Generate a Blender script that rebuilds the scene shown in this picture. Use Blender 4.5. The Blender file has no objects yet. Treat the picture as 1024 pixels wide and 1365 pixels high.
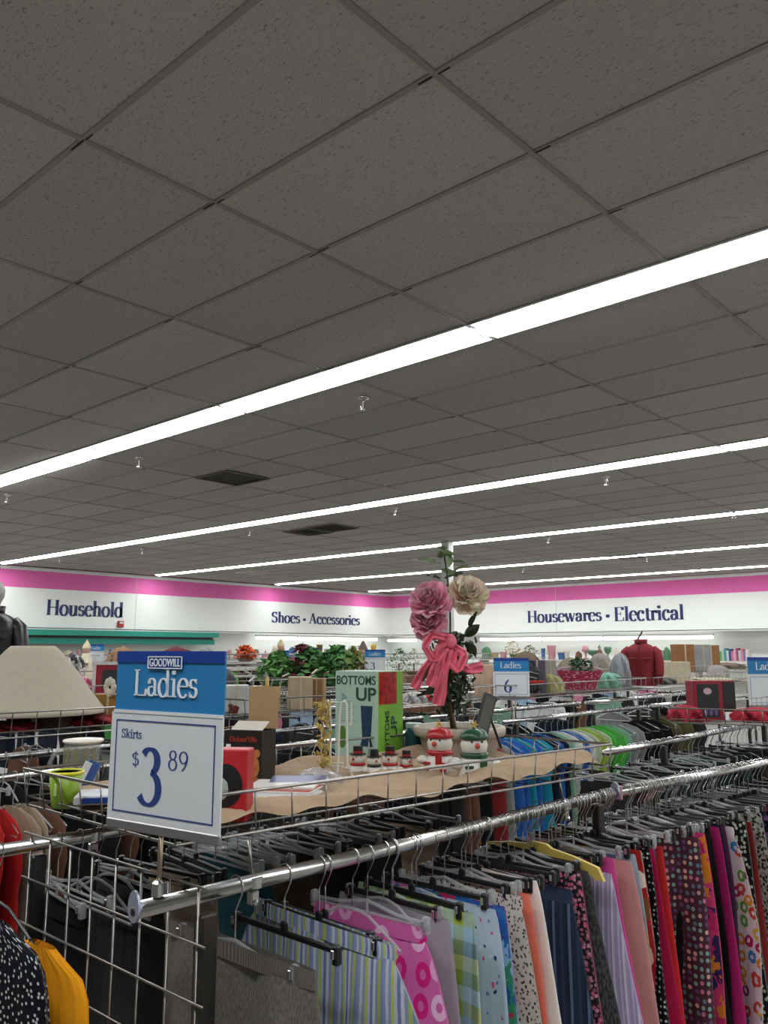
import bpy, math, random
from mathutils import Vector, Matrix, Euler
R = math.radians
pi = math.pi
random.seed(7)
scene = bpy.context.scene
col = scene.collection

# ------------------------------------------------------------------ camera, world, exposure
CZ = 1.7
YAW, PITCH, FPX = R(42.08), R(9.504), 1108.0
cam_d = bpy.data.cameras.new('camera')
cam_d.sensor_fit = 'VERTICAL'
cam_d.sensor_height = 36.0
cam_d.lens = 36.0 * FPX / 1365.0
cam_d.clip_start = 0.05
cam = bpy.data.objects.new('camera', cam_d)
col.objects.link(cam)
cam.location = (0, 0, CZ)
cam.rotation_euler = (R(90) + PITCH, 0, YAW)
scene.camera = cam
world = bpy.data.worlds.new('world')
scene.world = world
world.use_nodes = True
world.node_tree.nodes['Background'].inputs[0].default_value = (0.9, 0.95, 1, 1)
world.node_tree.nodes['Background'].inputs[1].default_value = 0.05
scene.view_settings.view_transform = 'Standard'
scene.view_settings.look = 'None'
scene.view_settings.gamma = 1
scene.view_settings.use_curve_mapping = False
scene.view_settings.exposure = 0.0
LIGHT = 19.0            # emission of the ceiling troffers

# ------------------------------------------------------------------ geometry of the place
FV = Vector((-math.sin(YAW), math.cos(YAW), 0))
RV = Vector((math.cos(YAW), math.sin(YAW), 0))
UV_ = Vector((0, 0, 1))
fw = FV * math.cos(PITCH) + UV_ * math.sin(PITCH)
upv = UV_ * math.cos(PITCH) - FV * math.sin(PITCH)
def _ray(px, py): return fw * FPX + RV * (px - 512) - upv * (py - 682.5)
def W(px, py, d):                     # point of the place seen at (px,py), d metres ahead
    r = _ray(px, py); return r * (d / r.dot(FV)) + Vector((0, 0, CZ))
def HZ(px, py, z):                    # ... at height z
    r = _ray(px, py); return r * ((z - CZ) / r.z) + Vector((0, 0, CZ))
def HX(px, py, x):
    r = _ray(px, py); return r * (x / r.x) + Vector((0, 0, CZ))
def HY(px, py, y):
    r = _ray(px, py); return r * (y / r.y) + Vector((0, 0, CZ))
def S(px, d): return px / FPX * d     # metres across px pixels at d
CEIL = CZ + 1.912
WX, WY = -18.9, 21.3                  # fascia planes of the left and right wall
XMAX, YMIN = 8.0, -8.5
SOFF = CZ + 0.5

# ------------------------------------------------------------------ materials
MATS = {}
def newmat(name):
    m = bpy.data.materials.new(name); m.use_nodes = True
    return m, m.node_tree, m.node_tree.nodes['Principled BSDF']
def lin(c):
    if isinstance(c, str):
        c = [int(c[i:i+2], 16) / 255 for i in (0, 2, 4)]
        c = [x / 12.92 if x <= .04045 else ((x + .055) / 1.055) ** 2.4 for x in c]
    return (*c[:3], 1)
def M(name, color='808080', rough=.6, metal=0, noise=0, nscale=8, alpha=1, emit=0, bump=0, bscale=60, trans=0, spec=.5):
    if name in MATS: return MATS[name]
    m, nt, b = newmat(name)
    c = lin(color)
    b.inputs['Base Color'].default_value = c
    b.inputs['Roughness'].default_value = rough
    b.inputs['Metallic'].default_value = metal
    b.inputs['Specular IOR Level'].default_value = spec
    b.inputs['Alpha'].default_value = alpha
    b.inputs['Transmission Weight'].default_value = trans
    if emit:
        b.inputs['Emission Color'].default_value = c
        b.inputs['Emission Strength'].default_value = emit
    if noise or bump:
        tc = nt.nodes.new('ShaderNodeTexCoord')
    if noise:
        n = nt.nodes.new('ShaderNodeTexNoise'); n.inputs['Scale'].default_value = nscale; n.inputs['Detail'].default_value = 4
        nt.links.new(tc.outputs['Object'], n.inputs['Vector'])
        r = nt.nodes.new('ShaderNodeValToRGB')
        r.color_ramp.elements[0].color = (*[x * (1 - noise) for x in c[:3]], 1)
        r.color_ramp.elements[1].color = (*[min(1, x * (1 + noise)) for x in c[:3]], 1)
        r.color_ramp.elements[0].position = .3; r.color_ramp.elements[1].position = .7
        nt.links.new(n.outputs['Fac'], r.inputs[0]); nt.links.new(r.outputs[0], b.inputs['Base Color'])
    if bump:
        n = nt.nodes.new('ShaderNodeTexNoise'); n.inputs['Scale'].default_value = bscale; n.inputs['Detail'].default_value = 3
        nt.links.new(tc.outputs['Object'], n.inputs['Vector'])
        bp = nt.nodes.new('ShaderNodeBump'); bp.inputs['Strength'].default_value = bump; bp.inputs['Distance'].default_value = .01
        nt.links.new(n.outputs['Fac'], bp.inputs['Height']); nt.links.new(bp.outputs[0], b.inputs['Normal'])
    MATS[name] = m
    return m
class NB:                                 # tiny node builder for patterned cloth
    def __init__(s, name, rough=.85):
        s.m, s.nt, s.b = newmat(name); s.b.inputs['Roughness'].default_value = rough
        s.b.inputs['Specular IOR Level'].default_value = .2
        s.uv = s.n('ShaderNodeUVMap').outputs[0]
    def n(s, t): return s.nt.nodes.new(t)
    def l(s, a, b): s.nt.links.new(a, b)
    def map(s, sx, sy, rot=0):
        k = s.n('ShaderNodeMapping'); s.l(s.uv, k.inputs[0]); k.inputs['Scale'].default_value = (sx, sy, 1); k.inputs['Rotation'].default_value = (0, 0, rot)
        return k.outputs[0]
    def math(s, op, a, b=0):
        k = s.n('ShaderNodeMath'); k.operation = op
        for i, x in enumerate((a, b)):
            if isinstance(x, (int, float)): k.inputs[i].default_value = x
            else: s.l(x, k.inputs[i])
        return k.outputs[0]
    def ramp(s, fac, cols, interp='CONSTANT'):
        k = s.n('ShaderNodeValToRGB'); k.color_ramp.interpolation = interp
        e = k.color_ramp.elements
        n = len(cols)
        while len(e) < n: e.new(.5)
        for i, c in enumerate(cols):
            p = i / n if interp == 'CONSTANT' else i / max(1, n - 1)
            if isinstance(c, tuple) and isinstance(c[0], str): p, c = c[1], c[0]
            e[i].position = p; e[i].color = lin(c)
        s.l(fac, k.inputs[0]); return k.outputs[0]
    def mix(s, f, a, b, mode='MIX'):
        k = s.n('ShaderNodeMix'); k.data_type = 'RGBA'; k.blend_type = mode
        for i, x in ((0, f), (6, a), (7, b)):
            if isinstance(x, (int, float)): k.inputs[i].default_value = x
            elif isinstance(x, (str, tuple)): k.inputs[i].default_value = lin(x)
            else: s.l(x, k.inputs[i])
        return k.outputs[2]
    def sep(s, v):
        k = s.n('ShaderNodeSeparateXYZ'); s.l(v, k.inputs[0]); return k.outputs
    def vor(s, sx, sy, rnd=1.0, warp=.7):
        k = s.n('ShaderNodeTexVoronoi'); k.voronoi_dimensions = '2D'; k.inputs['Scale'].default_value = 1; k.inputs['Randomness'].default_value = rnd
        nz = s.n('ShaderNodeTexNoise'); nz.inputs['Scale'].default_value = 2.2; nz.inputs['Detail'].default_value = 1; mp = s.map(sx, sy); s.l(mp, nz.inputs['Vector'])
        sb = s.n('ShaderNodeVectorMath'); sb.operation = 'SUBTRACT'; s.l(nz.outputs['Color'], sb.inputs[0]); sb.inputs[1].default_value = (.5, .5, .5)
        sc = s.n('ShaderNodeVectorMath'); sc.operation = 'SCALE'; s.l(sb.outputs[0], sc.inputs[0]); sc.inputs['Scale'].default_value = warp
        ad = s.n('ShaderNodeVectorMath'); s.l(mp, ad.inputs[0]); s.l(sc.outputs[0], ad.inputs[1])
        s.l(ad.outputs[0], k.inputs['Vector']); return k.outputs['Distance'], s.sep(k.outputs['Color'])[0]
    def noise(s, sx, sy, detail=3):
        k = s.n('ShaderNodeTexNoise'); k.inputs['Scale'].default_value = 1; k.inputs['Detail'].default_value = detail
        s.l(s.map(sx, sy), k.inputs['Vector']); return k.outputs['Fac']
    def out(s, c):
        w = s.noise(900, 900, 1)
        c2 = s.mix(.12, c, s.ramp(w, ['000000', 'ffffff'], 'LINEAR'), 'OVERLAY')
        s.l(c2, s.b.inputs['Base Color'])
        f = s.noise(25, 6, 2); bp = s.n('ShaderNodeBump'); bp.inputs['Strength'].default_value = .35; bp.inputs['Distance'].default_value = .02
        s.l(f, bp.inputs['Height']); s.l(bp.outputs[0], s.b.inputs['Normal'])
        return s.m
def cloth(name, kind=None, cols=None, a=20., b=None, r=.3, rnd=1.):
    if name in MATS: return MATS[name]
    k = NB(name); b = b or a
    if kind == 'solid':
        c = k.ramp(k.noise(a, a), cols, 'LINEAR')
    elif kind == 'stripe':
        c = k.ramp(k.math('FRACT', k.math('MULTIPLY', k.sep(k.uv)[0], a)), cols)
    elif kind == 'plaid':
        sp = k.sep(k.uv)
        c = k.mix(.5, k.ramp(k.math('FRACT', k.math('MULTIPLY', sp[0], a)), cols), k.ramp(k.math('FRACT', k.math('MULTIPLY', sp[1], b)), cols[::-1]))
    elif kind == 'dots':
        d, h = k.vor(a, b, rnd, .5 if rnd >= 1 and a > 15 and len(cols) > 3 else 0.)
        c = k.mix(k.math('LESS_THAN', d, r), cols[0], k.ramp(h, cols[1:]))
    elif kind == 'rings':
        d, h = k.vor(a, b, rnd, .35 if rnd >= 1 else 0.)
        m = k.math('MULTIPLY', k.math('LESS_THAN', d, r), k.math('GREATER_THAN', d, r * .4))
        c = k.mix(m, cols[0], k.ramp(h, cols[1:]))
    elif kind == 'patch':
        d, h = k.vor(a, b, rnd, 2.2)
        c = k.ramp(h, cols)
    elif kind == 'heather':
        c = k.ramp(k.noise(a, b, 4), [cols[0], (cols[0], .42), (cols[1], .6), cols[1]], 'LINEAR')
    elif kind == 'weave':
        sp = k.sep(k.uv)
        g = k.math('MULTIPLY', k.math('GREATER_THAN', k.math('FRACT', k.math('MULTIPLY', sp[0], a)), .4), k.math('GREATER_THAN', k.math('FRACT', k.math('MULTIPLY', sp[1], b)), .4))
        d, h = k.vor(a, b, .1)
        c = k.mix(g, cols[0], k.ramp(h, cols[1:]))
    MATS[name] = k.out(c); return MATS[name]

# ------------------------------------------------------------------ mesh builder
class MB:
    def __init__(s): s.v = []; s.f = []; s.uv = []
    def add(s, vs, fs, uvs=None):
        o = len(s.v); s.v += [tuple(p) for p in vs]; s.f += [tuple(i + o for i in q) for q in fs]
        s.uv += uvs if uvs else [(0, 0)] * len(vs); return s
    def box(s, c, size, mat=None, taper=1.0):
        x, y, z = [k / 2 for k in size]; vs = []
        for dz in (-z, z):
            t = taper if dz > 0 else 1
            vs += [Vector((-x * t, -y * t, dz)), Vector((x * t, -y * t, dz)), Vector((x * t, y * t, dz)), Vector((-x * t, y * t, dz))]
        if mat is not None: vs = [mat @ p for p in vs]
        c = Vector(c)
        return s.add([p + c for p in vs], [(0, 3, 2, 1), (4, 5, 6, 7), (0, 1, 5, 4), (1, 2, 6, 5), (2, 3, 7, 6), (3, 0, 4, 7)])
    def bbox(s, c, size, r=.004, rz=0):          # bevelled box (chamfered vertical and top edges)
        x, y, z = [k / 2 for k in size]; r = min(r, x * .9, y * .9, z * .9)
        prof = [(x - r, y), (x, y - r), (x, -y + r), (x - r, -y), (-x + r, -y), (-x, -y + r), (-x, y - r), (-x + r, y)]
        rings = [(-z, .0), (-z + r, 1), (z - r, 1), (z, 0)]
        vs = []; q = Matrix.Rotation(rz, 3, 'Z')
        for zz, full in rings:
            for px, py in prof:
                k = (1, 1) if full else ((x - r) / x, (y - r) / y)
                vs.append(q @ Vector((px * k[0], py * k[1], zz)) + Vector(c))
        fs = [tuple(range(8)), tuple(range(31, 23, -1))]
        for i in range(3):
            for j in range(8):
                a, b2 = i * 8 + j, i * 8 + (j + 1) % 8
                fs.append((a, a + 8, b2 + 8, b2))
        return s.add(vs, fs)
    def tube(s, pts, r, n=6, closed=False, cap=True, flat=1.0):
        pts = [Vector(p) for p in pts]; m = len(pts)
        rs = r if isinstance(r, (list, tuple)) else [r] * m
        t0 = (pts[1] - pts[0]).normalized()
        a = Vector((0, 0, 1)) if abs(t0.z) < .9 else Vector((1, 0, 0))
        nrm = (a - t0 * a.dot(t0)).normalized(); vs = []
        for i, p in enumerate(pts):
            if closed: t = (pts[(i + 1) % m] - pts[i - 1]).normalized()
            else: t = (pts[min(i + 1, m - 1)] - pts[max(i - 1, 0)]).normalized()
            nrm = nrm - t * nrm.dot(t)
            nrm = nrm.normalized() if nrm.length > 1e-6 else Vector((1, 0, 0))
            bn = t.cross(nrm)
            for k in range(n):
                an = 2 * pi * k / n
                vs.append(p + (nrm * math.cos(an) + bn * math.sin(an) * flat) * rs[i])
        fs = []
        for i in range(m if closed else m - 1):
            for k in range(n):
                a_, b_ = i * n + k, i * n + (k + 1) % n
                c_, d_ = ((i + 1) % m) * n + (k + 1) % n, ((i + 1) % m) * n + k
                fs.append((a_, b_, c_, d_))
        if cap and not closed:
            fs.append(tuple(range(n - 1, -1, -1))); fs.append(tuple(range((m - 1) * n, m * n)))
        return s.add(vs, fs)
    def lathe(s, prof, n=20, c=(0, 0, 0), sx=1, sy=1):
        vs = []; fs = []; uvs = []; c = Vector(c)
        for i, (r, z) in enumerate(prof):
            for k in range(n):
                a = 2 * pi * k / n; vs.append(Vector((r * math.cos(a) * sx, r * math.sin(a) * sy, z)) + c); uvs.append((k / n, z))
        for i in range(len(prof) - 1):
            for k in range(n):
                fs.append((i * n + k, i * n + (k + 1) % n, (i + 1) * n + (k + 1) % n, (i + 1) * n + k))
        if prof[0][0] > 1e-4: fs.append(tuple(range(n - 1, -1, -1)))
        if prof[-1][0] > 1e-4: fs.append(tuple(range((len(prof) - 1) * n, len(prof) * n)))
        return s.add(vs, fs, uvs)
    def ball(s, c, r, n=10, m=7, sc=(1, 1, 1)):
        vs = []; fs = []; c = Vector(c)
        for i in range(m + 1):
            t = pi * i / m - pi / 2
            for k in range(n):
                a = 2 * pi * k / n
                vs.append(c + Vector((r * math.cos(t) * math.cos(a) * sc[0], r * math.cos(t) * math.sin(a) * sc[1], r * math.sin(t) * sc[2])))
        for i in range(m):
            for k in range(n): fs.append((i * n + k, i * n + (k + 1) % n, (i + 1) * n + (k + 1) % n, (i + 1) * n + k))
        return s.add(vs, fs)
    def grid(s, fn, nu, nv, closed=False, uvfn=None):
        vs = []; fs = []; uvs = []
        for j in range(nv + 1):
            for i in range(nu + (0 if closed else 1)):
                u, v = i / nu, j / nv; vs.append(fn(u, v)); uvs.append(uvfn(u, v) if uvfn else (u, v))
        w = nu if closed else nu + 1
        for j in range(nv):
            for i in range(nu):
                k = (i + 1) % w; fs.append((j * w + i, j * w + k, (j + 1) * w + k, (j + 1) * w + i))
        return s.add(vs, fs, uvs)
    def poly(s, pts, y=0, t=.002):               # flat shape in the xz plane facing -y, thickness t
        n = len(pts)
        vs = [(p[0], y, p[1]) for p in pts] + [(p[0], y + t, p[1]) for p in pts]
        fs = [tuple(range(n)), tuple(range(2 * n - 1, n - 1, -1))] + [(i, i + n, (i + 1) % n + n, (i + 1) % n) for i in range(n)]
        return s.add(vs, fs)
    def rect(s, x0, z0, x1, z1, y=0, t=.002): return s.poly([(x0, z0), (x1, z0), (x1, z1), (x0, z1)], y, t)
    def mesh(s, name, mat, smooth=False):
        me = bpy.data.meshes.new(name); me.from_pydata(s.v, [], s.f)
        ul = me.uv_layers.new(name='UVMap')
        li = [0] * len(me.loops); me.loops.foreach_get('vertex_index', li)
        fl = [x for i in li for x in s.uv[i]]; ul.data.foreach_set('uv', fl)
        for m_ in (mat if isinstance(mat, (list, tuple)) else [mat]): me.materials.append(m_)
        if smooth: me.polygons.foreach_set('use_smooth', [True] * len(me.polygons))
        me.update(); return me
    def build(s, name, mat, parent=None, loc=None, rz=0, smooth=False):
        return link(name, s.mesh(name, mat, smooth), parent, loc, rz)
def link(name, me, parent=None, loc=None, rz=0, rot=None):
    o = bpy.data.objects.new(name, me); col.objects.link(o)
    if parent: o.parent = parent
    if loc is not None: o.location = loc
    o.rotation_euler = rot if rot is not None else (0, 0, rz)
    return o
def tag(o, label, cat, group=None):
    o['label'] = label; o['category'] = cat
    if group: o['group'] = group
    return o
def thing(name, label, cat, loc=(0, 0, 0), rz=0, group=None, rot=None):
    return tag(link(name, None, None, loc, rz, rot), label, cat, group)
def struct(o, label=None):
    o['kind'] = 'structure'
    if label: o['label'] = label
    return o

# ------------------------------------------------------------------ serif lettering
def arc(cx, cy, rx, ry, a0, a1, n=18): return [(cx + rx * math.cos(R(a0 + (a1 - a0) * i / n)), cy + ry * math.sin(R(a0 + (a1 - a0) * i / n))) for i in range(n + 1)]
TK, TN = .105, .032
def GL(ch):
    P = []; B = []                      # strokes, bars (x0,y0,x1,y1)
    def st(x, y0, y1, lo=True, hi=True, hl=False):
        B.append((x - TK / 2, y0, x + TK / 2, y1))
        if lo: B.append((x - .11, y0, x + .11, y0 + .028))
        if hi: B.append((x - .11, y1 - .028, x + .11, y1))
        if hl: B.append((x - .12, y1 - .028, x, y1))
    xh, ca = .45, .66
    if ch == 'H': st(.14, 0, ca); st(.58, 0, ca); B.append((.14, .32, .58, .355)); w = .72
    elif ch == 'L': st(.14, 0, ca); B.append((.14, 0, .54, .03)); P.append([(.535, .02), (.555, .1), (.565, .17)]); w = .6
    elif ch == 'E': st(.14, 0, ca); B += [(.14, 0, .54, .03), (.14, ca - .03, .52, ca), (.14, .32, .4, .352), (.385, .25, .41, .42)]; P += [[(.53, .02), (.555, .17)], [(.51, ca - .02), (.525, ca - .14)]]; w = .6
    elif ch == 'A': P += [[(.1, .02), (.33, ca)], [(.33, ca), (.34, ca - .01), (.58, .02)]]; B += [(.0, 0, .2, .028), (.46, 0, .7, .028), (.19, .22, .46, .25)]; w = .71
    elif ch == 'o': P.append(arc(.25, .22, .19, .225, 0, 360, 28)); w = .5
    elif ch == 'u': st(.13, .1, xh, False, False, True); st(.41, .0, xh, False, False, True); P.append(arc(.25, .13, .12, .135, 180, 340)); B.append((.41, 0, .52, .028)); w = .53
    elif ch == 's': P.append(arc(.2, .335, .115, .1, 30, 250, 14) + arc(.2, .125, .125, .115, 70, -150, 14)); B += [(.315, .33, .335, .45), (.05, 0, .07, .14)]; w = .39
    elif ch == 'S': P.append(arc(.28, .5, .17, .145, 30, 255, 16) + arc(.28, .185, .18, .175, 75, -150, 16)); B += [(.45, .46, .475, ca), (.07, 0, .095, .2)]; w = .55
    elif ch == '$': P.append(arc(.25, .46, .15, .125, 30, 255, 16) + arc(.25, .19, .16, .15, 75, -150, 16)); B += [(.24, -.07, .265, .68)]; w = .5
    elif ch == 'e': P.append(arc(.24, .225, .185, .23, 10, 318, 24)); B.append((.06, .25, .43, .278)); w = .45
    elif ch == 'c': P.append(arc(.24, .225, .185, .23, 48, 318, 22)); P.append(arc(.345, .36, .022, .022, 0, 360, 8)); w = .44
    elif ch == 'h': st(.13, 0, .69, True, False, True); st(.41, 0, .3, True, False); P.append(arc(.27, .3, .14, .14, 0, 160)); w = .54
    elif ch == 'l': st(.14, 0, .69, True, False, True); w = .28
    elif ch == 'd': P.append(arc(.23, .22, .18, .225, 0, 360, 26)); st(.4, 0, .69, False, False, True); B.append((.4, 0, .52, .028)); w = .53
    elif ch == 'r': st(.13, 0, xh, True, False, True); P.append(arc(.27, .3, .12, .13, 150, 40, 10)); P.append(arc(.35, .38, .03, .03, 0, 360, 8)); w = .37
    elif ch == 'i': st(.14, 0, xh, True, False, True); P.append(arc(.13, .6, .035, .035, 0, 360, 10)); w = .28
    elif ch == 'w': P += [[(.08, xh), (.09, xh - .02), (.23, .0)], [(.23, 0), (.37, .43)], [(.35, xh), (.36, xh - .02), (.5, 0)], [(.5, 0), (.66, xh)]]; B += [(.0, xh - .028, .19, xh), (.27, xh - .028, .46, xh), (.58, xh - .028, .73, xh)]; w = .73
    elif ch == 't': B += [(.09, .08, .09 + TK, .56), (.02, xh - .03, .28, xh)]; P.append(arc(.22, .1, .08, .09, 190, 320, 10)); w = .3
    elif ch == 'a': P.append(arc(.2, .31, .13, .13, 150, 0, 14)); B += [(.28, .05, .28 + TK, .33), (.34, .02, .46, .05)]; P.append(arc(.18, .125, .12, .115, 60, 330, 20)); P.append(arc(.09, .35, .025, .025, 0, 360, 8)); w = .46
    elif ch == 'k': st(.13, 0, .69, True, False, True); P += [[(.18, .2), (.4, .43)], [(.25, .27), (.26, .26), (.44, .02)]]; B += [(.32, xh - .028, .5, xh), (.36, 0, .54, .028)]; w = .54
    elif ch == '3': P.append(arc(.22, .51, .14, .14, 150, -70, 18) + arc(.21, .19, .19, .19, 75, -150, 20)); w = .5
    elif ch == '8': P += [arc(.25, .5, .135, .145, 0, 360, 24), arc(.25, .18, .17, .18, 0, 360, 24)]; w = .5
    elif ch == '9': P += [arc(.24, .45, .17, .19, 0, 360, 24), arc(.1, .5, .31, .5, 0, -75, 14)]; w = .5
    elif ch == '6': P += [arc(.26, .2, .17, .19, 0, 360, 24), arc(.4, .17, .31, .5, 180, 105, 14)]; w = .5
    elif ch == '.': P.append(arc(.12, .24, .055, .055, 0, 360, 12)); w = .26
    else: w = .26
    return P, B, w
def serif(text, x0, x1, z0, cap, mb=None, bold=1.0, y=0, t=.002):
    mb = mb or MB(); gl = [GL(c) for c in text]
    tot = sum(g[2] for g in gl) - .08
    kx = (x1 - x0) / tot; kz = cap / .66; x = -.04
    for P, B, w in gl:
        for b in B:
            if b[3] - b[1] > .15 and b[2] - b[0] > .08: g_ = (bold - 1) * TK / 2; b = (b[0] - g_, b[1], b[2] + g_, b[3])
            mb.rect(x0 + (x + b[0]) * kx, z0 + b[1] * kz, x0 + (x + b[2]) * kx, z0 + b[3] * kz, y, t)
        for p in P:
            L = []; Rr = []
            for i, q in enumerate(p):
                a, b = p[max(i - 1, 0)], p[min(i + 1, len(p) - 1)]
                dx, dy = b[0] - a[0], b[1] - a[1]; l = math.hypot(dx, dy) or 1; dx /= l; dy /= l
                thick = abs(dy) if not (dx > .15 and dy > .15 and len(p) == 2) else .05
                h = .5 * bold * (TN + (TK - TN) * thick ** 1.3)
                L.append((q[0] - dy * h, q[1] + dx * h)); Rr.append((q[0] + dy * h, q[1] - dx * h))
            for i in range(len(p) - 1):
                mb.poly([(x0 + (x + c[0]) * kx, z0 + c[1] * kz) for c in (L[i], Rr[i], Rr[i + 1], L[i + 1])], y, t)
        x += w
    return mb
def sans(text, name, mat, parent, loc, width, height, rz=0, bold=.02, rot=None, thin=.0008):
    cu = bpy.data.curves.new(name, 'FONT'); cu.body = text; cu.offset = bold; cu.extrude = .01
    tmp = bpy.data.objects.new(name, cu); col.objects.link(tmp)
    dg = bpy.context.evaluated_depsgraph_get(); me = bpy.data.meshes.new_from_object(tmp.evaluated_get(dg))
    bpy.data.objects.remove(tmp)
    xs = [v.co.x for v in me.vertices]; ys = [v.co.y for v in me.vertices]
    kx = width / (max(xs) - min(xs)); ky = height / (max(ys) - min(ys)); x0, y0 = min(xs), min(ys)
    for v in me.vertices: v.co = Vector(((v.co.x - x0) * kx, -thin if v.co.z > 0 else thin * .2, (v.co.y - y0) * ky))
    me.materials.clear(); me.materials.append(mat)
    return link(name, me, parent, loc, rz, rot)

# ================================================================== SETTING
def tile_mat():
    m, nt, b = newmat('ceiling_tile_fissured'); N = nt.nodes.new; Lk = nt.links.new
    g = N('ShaderNodeNewGeometry'); oi = N('ShaderNodeObjectInfo')
    mp = N('ShaderNodeMapping'); mp.inputs['Scale'].default_value = (55, 120, 1); mp.inputs['Rotation'].default_value = (0, 0, .5); Lk(g.outputs['Position'], mp.inputs[0])
    n = N('ShaderNodeTexNoise'); n.inputs['Scale'].default_value = 1; n.inputs['Detail'].default_value = 2.5; Lk(mp.outputs[0], n.inputs['Vector'])
    r = N('ShaderNodeValToRGB'); r.color_ramp.elements[0].position = .30; r.color_ramp.elements[1].position = .40
    r.color_ramp.elements[0].color = lin('8b8782'); r.color_ramp.elements[1].color = lin('b5b1aa')
    Lk(n.outputs['Fac'], r.inputs[0])
    hv = N('ShaderNodeHueSaturation'); Lk(r.outputs[0], hv.inputs['Color'])
    mr = N('ShaderNodeMapRange'); mr.inputs['To Min'].default_value = .93; mr.inputs['To Max'].default_value = 1.06; Lk(oi.outputs['Random'], mr.inputs[0]); Lk(mr.outputs[0], hv.inputs['Value'])
    Lk(hv.outputs[0], b.inputs['Base Color']); b.inputs['Roughness'].default_value = .95; b.inputs['Specular IOR Level'].default_value = .1
    n2 = N('ShaderNodeTexNoise'); n2.inputs['Scale'].default_value = 140; Lk(g.outputs['Position'], n2.inputs['Vector'])
    mx = N('ShaderNodeMath'); mx.operation = 'MULTIPLY_ADD'; Lk(n.outputs['Fac'], mx.inputs[0]); mx.inputs[1].default_value = 1.4; Lk(n2.outputs['Fac'], mx.inputs[2])
    bp = N('ShaderNodeBump'); bp.inputs['Strength'].default_value = .5; bp.inputs['Distance'].default_value = .006; Lk(mx.outputs[0], bp.inputs['Height']); Lk(bp.outputs[0], b.inputs['Normal'])
    return m
TILE = tile_mat()
TBAR = M('ceiling_grid_metal', '8f8a82', .5)
DARK = M('dark_gap', '1d1a18', .9)
WHITEW = M('wall_paint_white', 'eef1ec', .7, noise=.03, nscale=.7)
PINK = M('wall_paint_pink', 'e46aae', .65, noise=.04, nscale=.8)
TEAL = M('teal_trim_paint', '1c8f7b', .5, noise=.05)
NAVY = M('navy_lettering', '20295f', .5)
FLOOR = M('floor_vinyl', '8b8986', .45, noise=.1, nscale=3)
CHROME = M('chrome', 'c8c6c4', .22, 1, noise=.08, nscale=30)
WIRE = M('zinc_wire', '908c87', .33, 1, noise=.12, nscale=40)
DKSTEEL = M('dark_steel', '4b4744', .35, .9, noise=.15, nscale=20)
WHITE = M('white_enamel', 'e8e8e4', .5)
LAMP = M('troffer_diffuser', 'fbfdff', .5, emit=LIGHT)
LAMPDIM = M('troffer_diffuser_dim', 'fffaf0', .5, emit=LIGHT * .1)
TUBE = M('fluorescent_tube', 'fbffff', .5, emit=4.0)

FT = .3048
X0, Y0 = -1.558, 1.980
floor = struct(MB().box((( WX + XMAX) / 2 - .4, (YMIN + WY) / 2 + .4, -.05), (XMAX - WX + 1.0, WY - YMIN + 1.0, .1)).build('floor', FLOOR))
ceiling = struct(MB().box(((WX + XMAX) / 2 - .4, (YMIN + WY) / 2 + .4, CEIL + .06), (XMAX - WX + 1.0, WY - YMIN + 1.0, .06)).build('ceiling', DARK))
def in_ceiling(x, y, mx=.0): return WX + mx < x < XMAX and YMIN < y < WY
# hung tiles
tm = MB(); hx, hy = .6096 - .006, .3048 - .006
e = .008
tm.add([(-hx, -hy, .008), (hx, -hy, .008), (hx, hy, .008), (-hx, hy, .008), (-hx + e, -hy + e, .0), (hx - e, -hy + e, .0), (hx - e, hy - e, .0), (-hx + e, hy - e, .0)],
       [(4, 5, 6, 7), (0, 1, 5, 4), (1, 2, 6, 5), (2, 3, 7, 6), (3, 0, 4, 7)])
tile_me = tm.mesh('ceiling_tile', TILE)
VENTS = [(310, 637, 'return'), (411, 709, 'return'), (443, 703.5, 'return'), (573, 745.5, 'supply'), (336, 763, 'supply'), (838, 742, 'return')]
vent_pos = []
for (px, py, k) in VENTS:
    p = HZ(px, py, CEIL); vent_pos.append((p.x, p.y, k))
xl = [X0 - 4 * FT * k for k in range(-8, 15)]
cells = []; rows = []; ylines = []
for n in range(-3, 5):
    ya = Y0 + (6 + 13 * n) * FT; rows.append(ya)
    for k in range(6):
        ylines.append(ya + (1 + 2 * k) * FT)
        for x in xl:
            cx, cy = x - 2 * FT, ya + (2 + 2 * k) * FT
            if in_ceiling(cx, cy, .3): cells.append((cx, cy))
    ylines.append(ya)
last = rows[-1] + 13 * FT
for k in range(3):
    ylines.append(last + (1 + 2 * k) * FT if k else last)
def vis(c):
    p = Vector((c[0], c[1], CEIL - CZ)); z = p.dot(fw)
    if z < .3: return 99
    u, v = 512 + FPX * p.dot(RV) / z, 682.5 - FPX * p.dot(upv) / z
    return z if -250 < u < 1270 and -250 < v < 900 else 99 + p.length
cells.sort(key=vis)
for c in cells[:300]:
    if any(abs(c[0] - v[0]) < .1 and abs(c[1] - v[1]) < .1 for v in vent_pos): continue
    o = link('ceiling_tile', tile_me, ceiling, (c[0], c[1], CEIL + .006)); o.rotation_euler = (random.gauss(0, .0012), random.gauss(0, .0008), 0)
tf = MB()
for c in cells[300:]:
    tf.add([(v[0] + c[0], v[1] + c[1], v[2] + CEIL + .006) for v in tm.v], tm.f)
o = tf.build('far_ceiling_tiles', TILE, ceiling); o['kind'] = 'stuff'
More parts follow.
